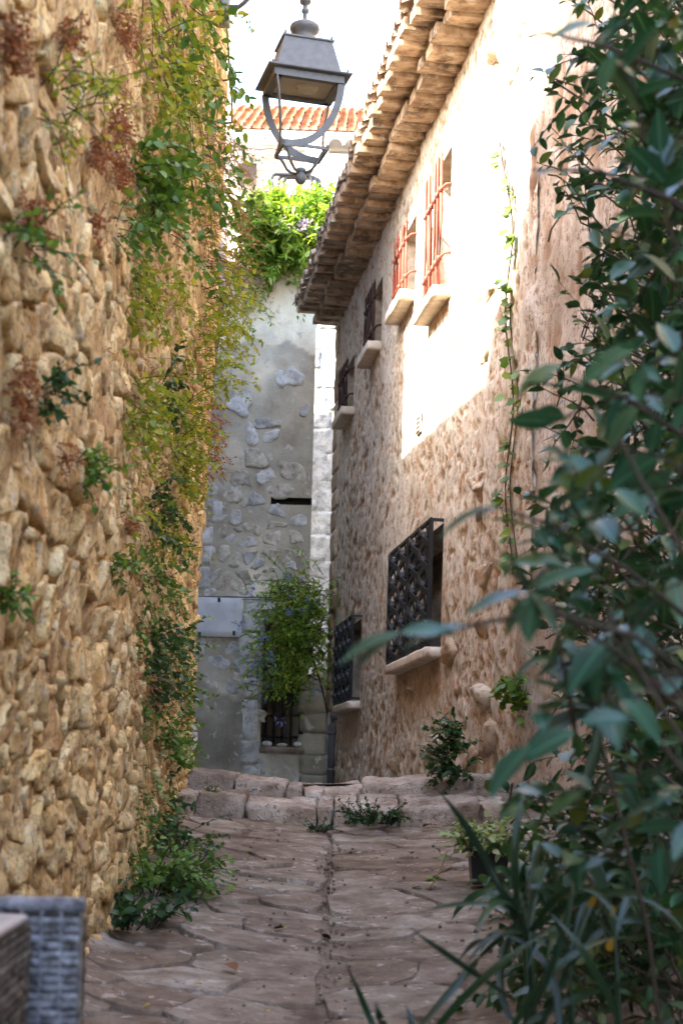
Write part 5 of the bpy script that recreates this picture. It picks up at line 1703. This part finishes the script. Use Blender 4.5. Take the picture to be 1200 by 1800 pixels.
# ------------------------------------------------------------------ big shrubs in the right foreground
def edge_x(py, pts): return float(np.interp(py, [p[0] for p in pts], [p[1] for p in pts]))
def mass(pl, n, sil, Y0, Y1, size, tl, nl, ymin=-60, ymax=1860, xmax=1260, bias=.75, r=.004, droop=.5, trunk=None, thin=0):
    for i in range(n):
        py = rng.uniform(ymin, ymax)
        x0 = edge_x(py, sil)
        px = x0 + (xmax - x0) * rng.uniform(0, 1) ** bias
        if thin and py < 560 and rng.uniform() < thin: continue
        Y = rng.uniform(Y0, Y1)
        q = at(px, py, Y)
        d = np.array((-.7 + rng.normal(0, .6), -.3 + rng.normal(0, .6), .35 + rng.normal(0, .6)))
        st = at(px + 60, py + 60, Y) 
        q0 = q - unit(d) * tl * .5
        pts = pl.twig(q0, d, tl * rng.uniform(.7, 1.2), droop, 6, r, nl, size, spread=.8, start=.25)
        if trunk is not None and i % 3 == 0:
            t = trunk(py, Y)
            pl.st.add(*tube(bez(t, (t + q0) / 2 + (0, 0, -.08), q0, 8), np.linspace(r * 2, r, 8), 5, cap=False))
S_FAR = [(-60, 985), (60, 975), (200, 985), (330, 965), (430, 1010), (520, 1000), (600, 945), (680, 985), (760, 950), (830, 960), (900, 925), (1000, 935), (1100, 960), (1250, 985), (1330, 930), (1420, 920), (1500, 960), (1800, 980)]
pl = Plant()
mass(pl, 520, S_FAR, 5.6, 7.4, .064, .34, 8, -80, 1500, bias=.66, trunk=lambda py, Y: np.array((1.72 + (Y - 6) * .2, Y + .1, min((PY - py) / F * Y - .35, 3.0))))
for k in range(4):
    pl.st.add(*tube([(1.42 + .12 * k, 6.3 + .25 * k, float(lane_z(1.5, 6.4)) - .05), (1.5 + .1 * k, 6.3 + .25 * k, 1.0), (1.42 + .14 * k, 6.4 + .2 * k, 2.2), (1.5 + .1 * k, 6.4, 3.4)], [.03, .025, .02, .01], 7))
pl.build('climbing_shrub', 'tall dark glossy leaved shrub rising against the shaded right wall', G_SHRUB, T_OVAL, (1.6, 6.6, float(lane_z(1.6, 6.6))), 'shrub', None, None, 300)

S_MID = [(-60, 1120), (60, 1080), (200, 1130), (330, 1170), (430, 1120), (520, 1060), (640, 1010), (760, 1010), (860, 960), (960, 980), (1100, 1010), (1250, 1030), (1400, 1000), (1500, 990), (1800, 1010)]
pl = Plant()
mass(pl, 240, S_MID, 3.6, 4.8, .075, .32, 8, -60, 1850, bias=.8, thin=.35, trunk=lambda py, Y: np.array((1.05 + (Y - 4) * .2, Y, min((PY - py) / F * Y - .3, 1.8))))
for k in range(3):
    pl.st.add(*tube([(1.05 + .1 * k, 4.1 + .2 * k, -1.0), (1.0 + .1 * k, 4.1 + .2 * k, 0.3), (1.08 + .08 * k, 4.2, 1.2), (1.0 + .1 * k, 4.2, 2.1)], [.025, .02, .016, .008], 7))
pl.build('glossy_shrub', 'dense dark green shrub filling the right edge of the lane', G_SHRUB, T_OVAL, (1.1, 4.2, -.95), 'shrub', None, None, 300)

# nearest branches, out of focus
pl = Plant()
S_NEAR = [(-60, 1080), (100, 1060), (180, 1100), (300, 1150), (450, 1130), (560, 1090), (640, 1020), (720, 1010), (800, 985), (880, 960), (960, 935), (1100, 960), (1200, 1010), (1300, 960), (1400, 1010), (1500, 1060), (1800, 1110)]
mass(pl, 44, S_NEAR, 2.2, 2.9, .072, .2, 6, -40, 1500, bias=.9, r=.003, thin=.8, trunk=lambda py, Y: np.array((.66 + (Y - 2.5) * .2, Y, min((PY - py) / F * Y - .2, 1.0))))
def near_leaf(px0, py0, px1, py1, Y, up=(0, -.3, 1), w=1.0):
    a, b = at(px0, py0, Y), at(px1, py1, Y - rng.uniform(0, .03))
    pl.P.append(a); pl.D.append(b - a); pl.U.append(up); pl.S.append(np.linalg.norm(b - a) * w)
for args in [(705, 1112, 590, 1146, 2.1), (700, 1114, 618, 1160, 2.12), (702, 1112, 802, 1098, 2.1, (0, -.6, .8)), (820, 1100, 705, 1118, 2.1),
             (930, 1040, 860, 960, 2.2), (930, 1040, 885, 948, 2.2), (930, 1040, 812, 1060, 2.2), (935, 1045, 880, 1110, 2.2), (935, 1045, 925, 1130, 2.2), (940, 1035, 1035, 985, 2.2, (0, -.6, .8)),
             (930, 1040, 990, 1105, 2.2), (865, 890, 760, 930, 2.3), (880, 892, 830, 905, 2.3), (1000, 690, 920, 655, 2.4), (985, 640, 905, 680, 2.4, (0, -.5, .8)), (1010, 820, 930, 790, 2.4), (1010, 870, 950, 830, 2.4),
             (960, 60, 905, 70, 2.6), (930, 48, 898, 30, 2.6), (1050, 80, 1100, 20, 2.4), (1080, 95, 1050, 160, 2.4), (1045, 40, 960, 55, 2.5, (0, -.6, .8)), (930, 1310, 850, 1390, 2.2), (1010, 1285, 900, 1330, 2.2, (0, -.7, .7)),
             (1020, 1270, 1110, 1250, 2.2, (0, -.7, .7)), (1100, 1230, 1170, 1300, 2.2, (0, -.7, .7)), (990, 300, 935, 298, 2.6), (1000, 800, 1060, 850, 2.4, (0, -.7, .7)), (1080, 860, 1140, 900, 2.3, (0, -.7, .7)), (1060, 640, 1000, 600, 2.4)]:
    near_leaf(*args)
for path, Y in ([((702, 1112), (820, 1100), (960, 1075), (1120, 1120), (1250, 1220)), 2.12], [((930, 1040), (1000, 1090), (1100, 1160), (1250, 1300)), 2.2], [((868, 890), (960, 920), (1100, 1000), (1250, 1120)), 2.3],
                [((905, 66), (960, 58), (1060, 80), (1250, 160)), 2.55], [((990, 660), (1100, 700), (1250, 800)), 2.4], [((935, 298), (1050, 300), (1250, 380)), 2.6], [((970, 1060), (985, 1150), (1000, 1220), (1010, 1290)), 2.3]):
    pl.st.add(*tube([at(x, y, Y + .05 * i) for i, (x, y) in enumerate(path)], np.linspace(.0022, .005, len(path)), 6))
for k in range(3):
    pl.st.add(*tube([(.78 + .05 * k, 2.4 + .15 * k, -1.15), (.72 + .06 * k, 2.4 + .15 * k, -.2), (.66 + .06 * k, 2.4 + .1 * k, .5), (.70 + .05 * k, 2.4, 1.2)], [.018, .014, .010, .005], 7))
pl.build('foreground_shrub', 'blurred broad leaved branches reaching into the lane from the right foreground', G_SHRUB2, T_OVAL, (.75, 2.5, -1.12), 'shrub', None, None, 300)

# ------------------------------------------------------------------ strap leaved clumps
def blade(root, pts, w, mat=G_BLADE, n=14):
    P = np.asarray(pts, float)
    t = np.linspace(0, 1, n)
    k = np.linspace(0, 1, len(P))
    if len(P) == 3: C = bez(P[0], P[1] * 2 - (P[0] + P[2]) / 2, P[2], n)
    else: C = np.stack([np.interp(t, k, P[:, j]) for j in range(3)], 1)
    T = unit(np.gradient(C, axis=0))
    side = unit(np.cross(T, np.array((.15, -.8, .6)) + rng.normal(0, .25, 3)))
    nn = np.cross(side, T)
    ww = w * np.clip(np.minimum(1.0, (1 - t) * 2.6) * (0.55 + .45 * np.minimum(1, t * 4)), .02, 1)
    V = np.stack([C - side * ww[:, None] + nn * ww[:, None] * .3, C, C + side * ww[:, None] + nn * ww[:, None] * .3], 1).reshape(-1, 3)
    f = [(3 * i + a, 3 * i + a + 1, 3 * i + a + 4, 3 * i + a + 3) for i in range(n - 1) for a in (0, 1)]
    MB().add(V, f, rng.uniform(0, 1)).build('blade', mat, root)
def rosette(root, c, n, L, w, upz=.5, mat=G_BLADE):
    for i in range(n):
        a = rng.uniform(0, 6.28); e = rng.uniform(.1, 1.2)
        d = np.array((math.cos(a) * math.cos(e), math.sin(a) * math.cos(e), math.sin(e)))
        l = L * rng.uniform(.6, 1.15)
        blade(root, [c, c + d * l * .55 + (0, 0, .03), c + d * l * np.array((1, 1, .55)) - (0, 0, l * .18 * rng.uniform(.3, 1.4))], w * rng.uniform(.7, 1.2), mat)
r1 = thing('strap_leaf_plant', (.45, 3.9, -.97), 'dark strap leaved clump reaching over the bottom of the paving', 'plant', 'strap leaved plants in the foreground')
YB = 3.4
g1 = at(905, 1640, YB)
for p in [((905, 1620), (835, 1480), (765, 1385)), ((905, 1760), (800, 1690), (718, 1630)), ((690, 1880), (640, 1770), (602, 1680)), ((730, 1815), (830, 1700), (915, 1610)), ((750, 1830), (850, 1720), (975, 1630)),
          ((910, 1610), (830, 1590), (745, 1602)), ((915, 1640), (850, 1650), (805, 1690)), ((910, 1600), (905, 1480), (925, 1380)), ((960, 1700), (900, 1600), (860, 1520)), ((700, 1860), (672, 1800), (660, 1760)),
          ((745, 1870), (728, 1810), (712, 1765)), ((905, 1800), (880, 1700), (940, 1560)), ((920, 1800), (985, 1650), (1010, 1500)), ((880, 1850), (990, 1690), (1120, 1650)), ((860, 1850), (1000, 1760), (1150, 1720)),
          ((940, 1830), (1000, 1700), (1080, 1560)), ((980, 1840), (960, 1700), (870, 1640)), ((1100, 1840), (1040, 1700), (960, 1600))]:
    blade(r1, [at(x, y, YB + .12 * math.sin(x * .1 + j)) for j, (x, y) in enumerate(p)], .0085)
for q in ((1000, 1700), (930, 1640), (1080, 1650)):
    c = at(q[0], q[1], YB + .1)
    rosette(r1, c, 8, .34, .008)
    blade(r1, [c + (.03, .02, -.5), c + (.01, 0, -.2), c], .010)
m_ = MB()
for (x, y) in ((690, 1880), (740, 1860), (905, 1800), (940, 1830), (1000, 1700), (1080, 1650), (930, 1640)):
    p = at(x, y, YB); m_.add(*tube([(p[0] + .10, YB + .12, -1.03), (p[0] + .05, YB + .08, (p[2] - 1.03) / 2), p], .0035, 5))
m_.build('stalks', G_BLADE, r1, kind='stuff')
r2 = thing('strap_leaf_plant', (.62, 3.3, -1.03), 'strap leaved clump with upright blades halfway up the right side', 'plant', 'strap leaved plants in the foreground')
c = at(1040, 1240, 3.2)
for p in [((1045, 1235), (980, 1190), (900, 1128)), ((1045, 1240), (1000, 1240), (935, 1212)), ((1072, 1250), (1068, 1150), (1078, 1050)), ((1055, 1245), (1100, 1150), (1110, 1080)), ((1040, 1250), (960, 1290), (880, 1370)), ((1060, 1250), (1150, 1200), (1230, 1190)), ((1050, 1250), (1040, 1340), (1010, 1420)), ((1045, 1250), (990, 1260), (930, 1300))]:
    blade(r2, [at(x, y, 3.2) for x, y in p], .011)
rosette(r2, c, 12, .22, .011)
m_ = MB(); m_.add(*tube([(.74, 3.3, -1.05), (.70, 3.27, -.7), (.63, 3.25, -.25), c], [.006, .006, .005, .004], 6)); m_.build('stalk', M_WOODSTEM, r2)
r3 = thing('strap_leaf_plant', (.55, 4.6, -.9), 'paler green strap leaved rosette beside the black pot', 'plant', 'strap leaved plants in the foreground')
G_BLADE2 = leafmat('pale_strap_leaf', [(0, (.014, .05, .02)), (1, (.035, .09, .03))], .4, .15)
c = at(925, 1610, 4.6)
rosette(r3, c, 15, .26, .012, mat=G_BLADE2)
m_ = MB(); m_.add(*tube([(c[0] + .02, 4.62, float(lane_z(c[0], 4.6))), c], .012, 6)); m_.build('stalk', G_BLADE2, r3)
# low leafy ground growth under the shrubs
pl = Plant()
for i in range(200):
    px, py = rng.uniform(930, 1230), rng.uniform(1440, 1800)
    if px < 930 + max(0, (1560 - py)) * .5: continue
    Y = rng.uniform(4.6, 6.2)
    q = at(px, py, Y)
    pl.twig(q, (rng.normal(0, .7) - .3, rng.normal(0, .6) - .3, rng.uniform(0, 1)), rng.uniform(.12, .3), .6, 6, .003, 9, .055, spread=.9)
for k in range(10):
    x, y = rng.uniform(.9, 1.6), rng.uniform(4.8, 6.0)
    pl.st.add(*tube([(x, y, float(lane_z(x, y)) - .02), (x - .05, y, float(lane_z(x, y)) + .3), (x - .02, y, float(lane_z(x, y)) + .6)], .006, 5))
pl.build('undergrowth', 'dark leafy undergrowth beneath the shrubs at the lower right', G_DARK, T_OVAL, (1.1, 5.4, -.75), 'undergrowth', None, None, 300)
for j, (px, py, lab) in enumerate(((942, 1325, 'yellow leaf caught in the shrub left of the strap leaves'), (1068, 1672, 'yellow leaf low among the dark blades'), (1075, 1612, 'orange yellow leaf just above another among the dark blades'), (1033, 1595, 'orange yellow leaf behind the pale rosette'))):
    o = bpy.data.objects.new('yellowed_leaf', leaf_mesh('yellowed_leaf', T_OVAL, G_YLEAF))
    o.location = at(px, py, 3.35); o.scale = (.036,) * 3; o.rotation_euler = (2.3, rng.uniform(-.5, .5), rng.uniform(-.8, .8))
    link(o, None, lab, 'leaf', 'yellowed leaves in the foreground plants')
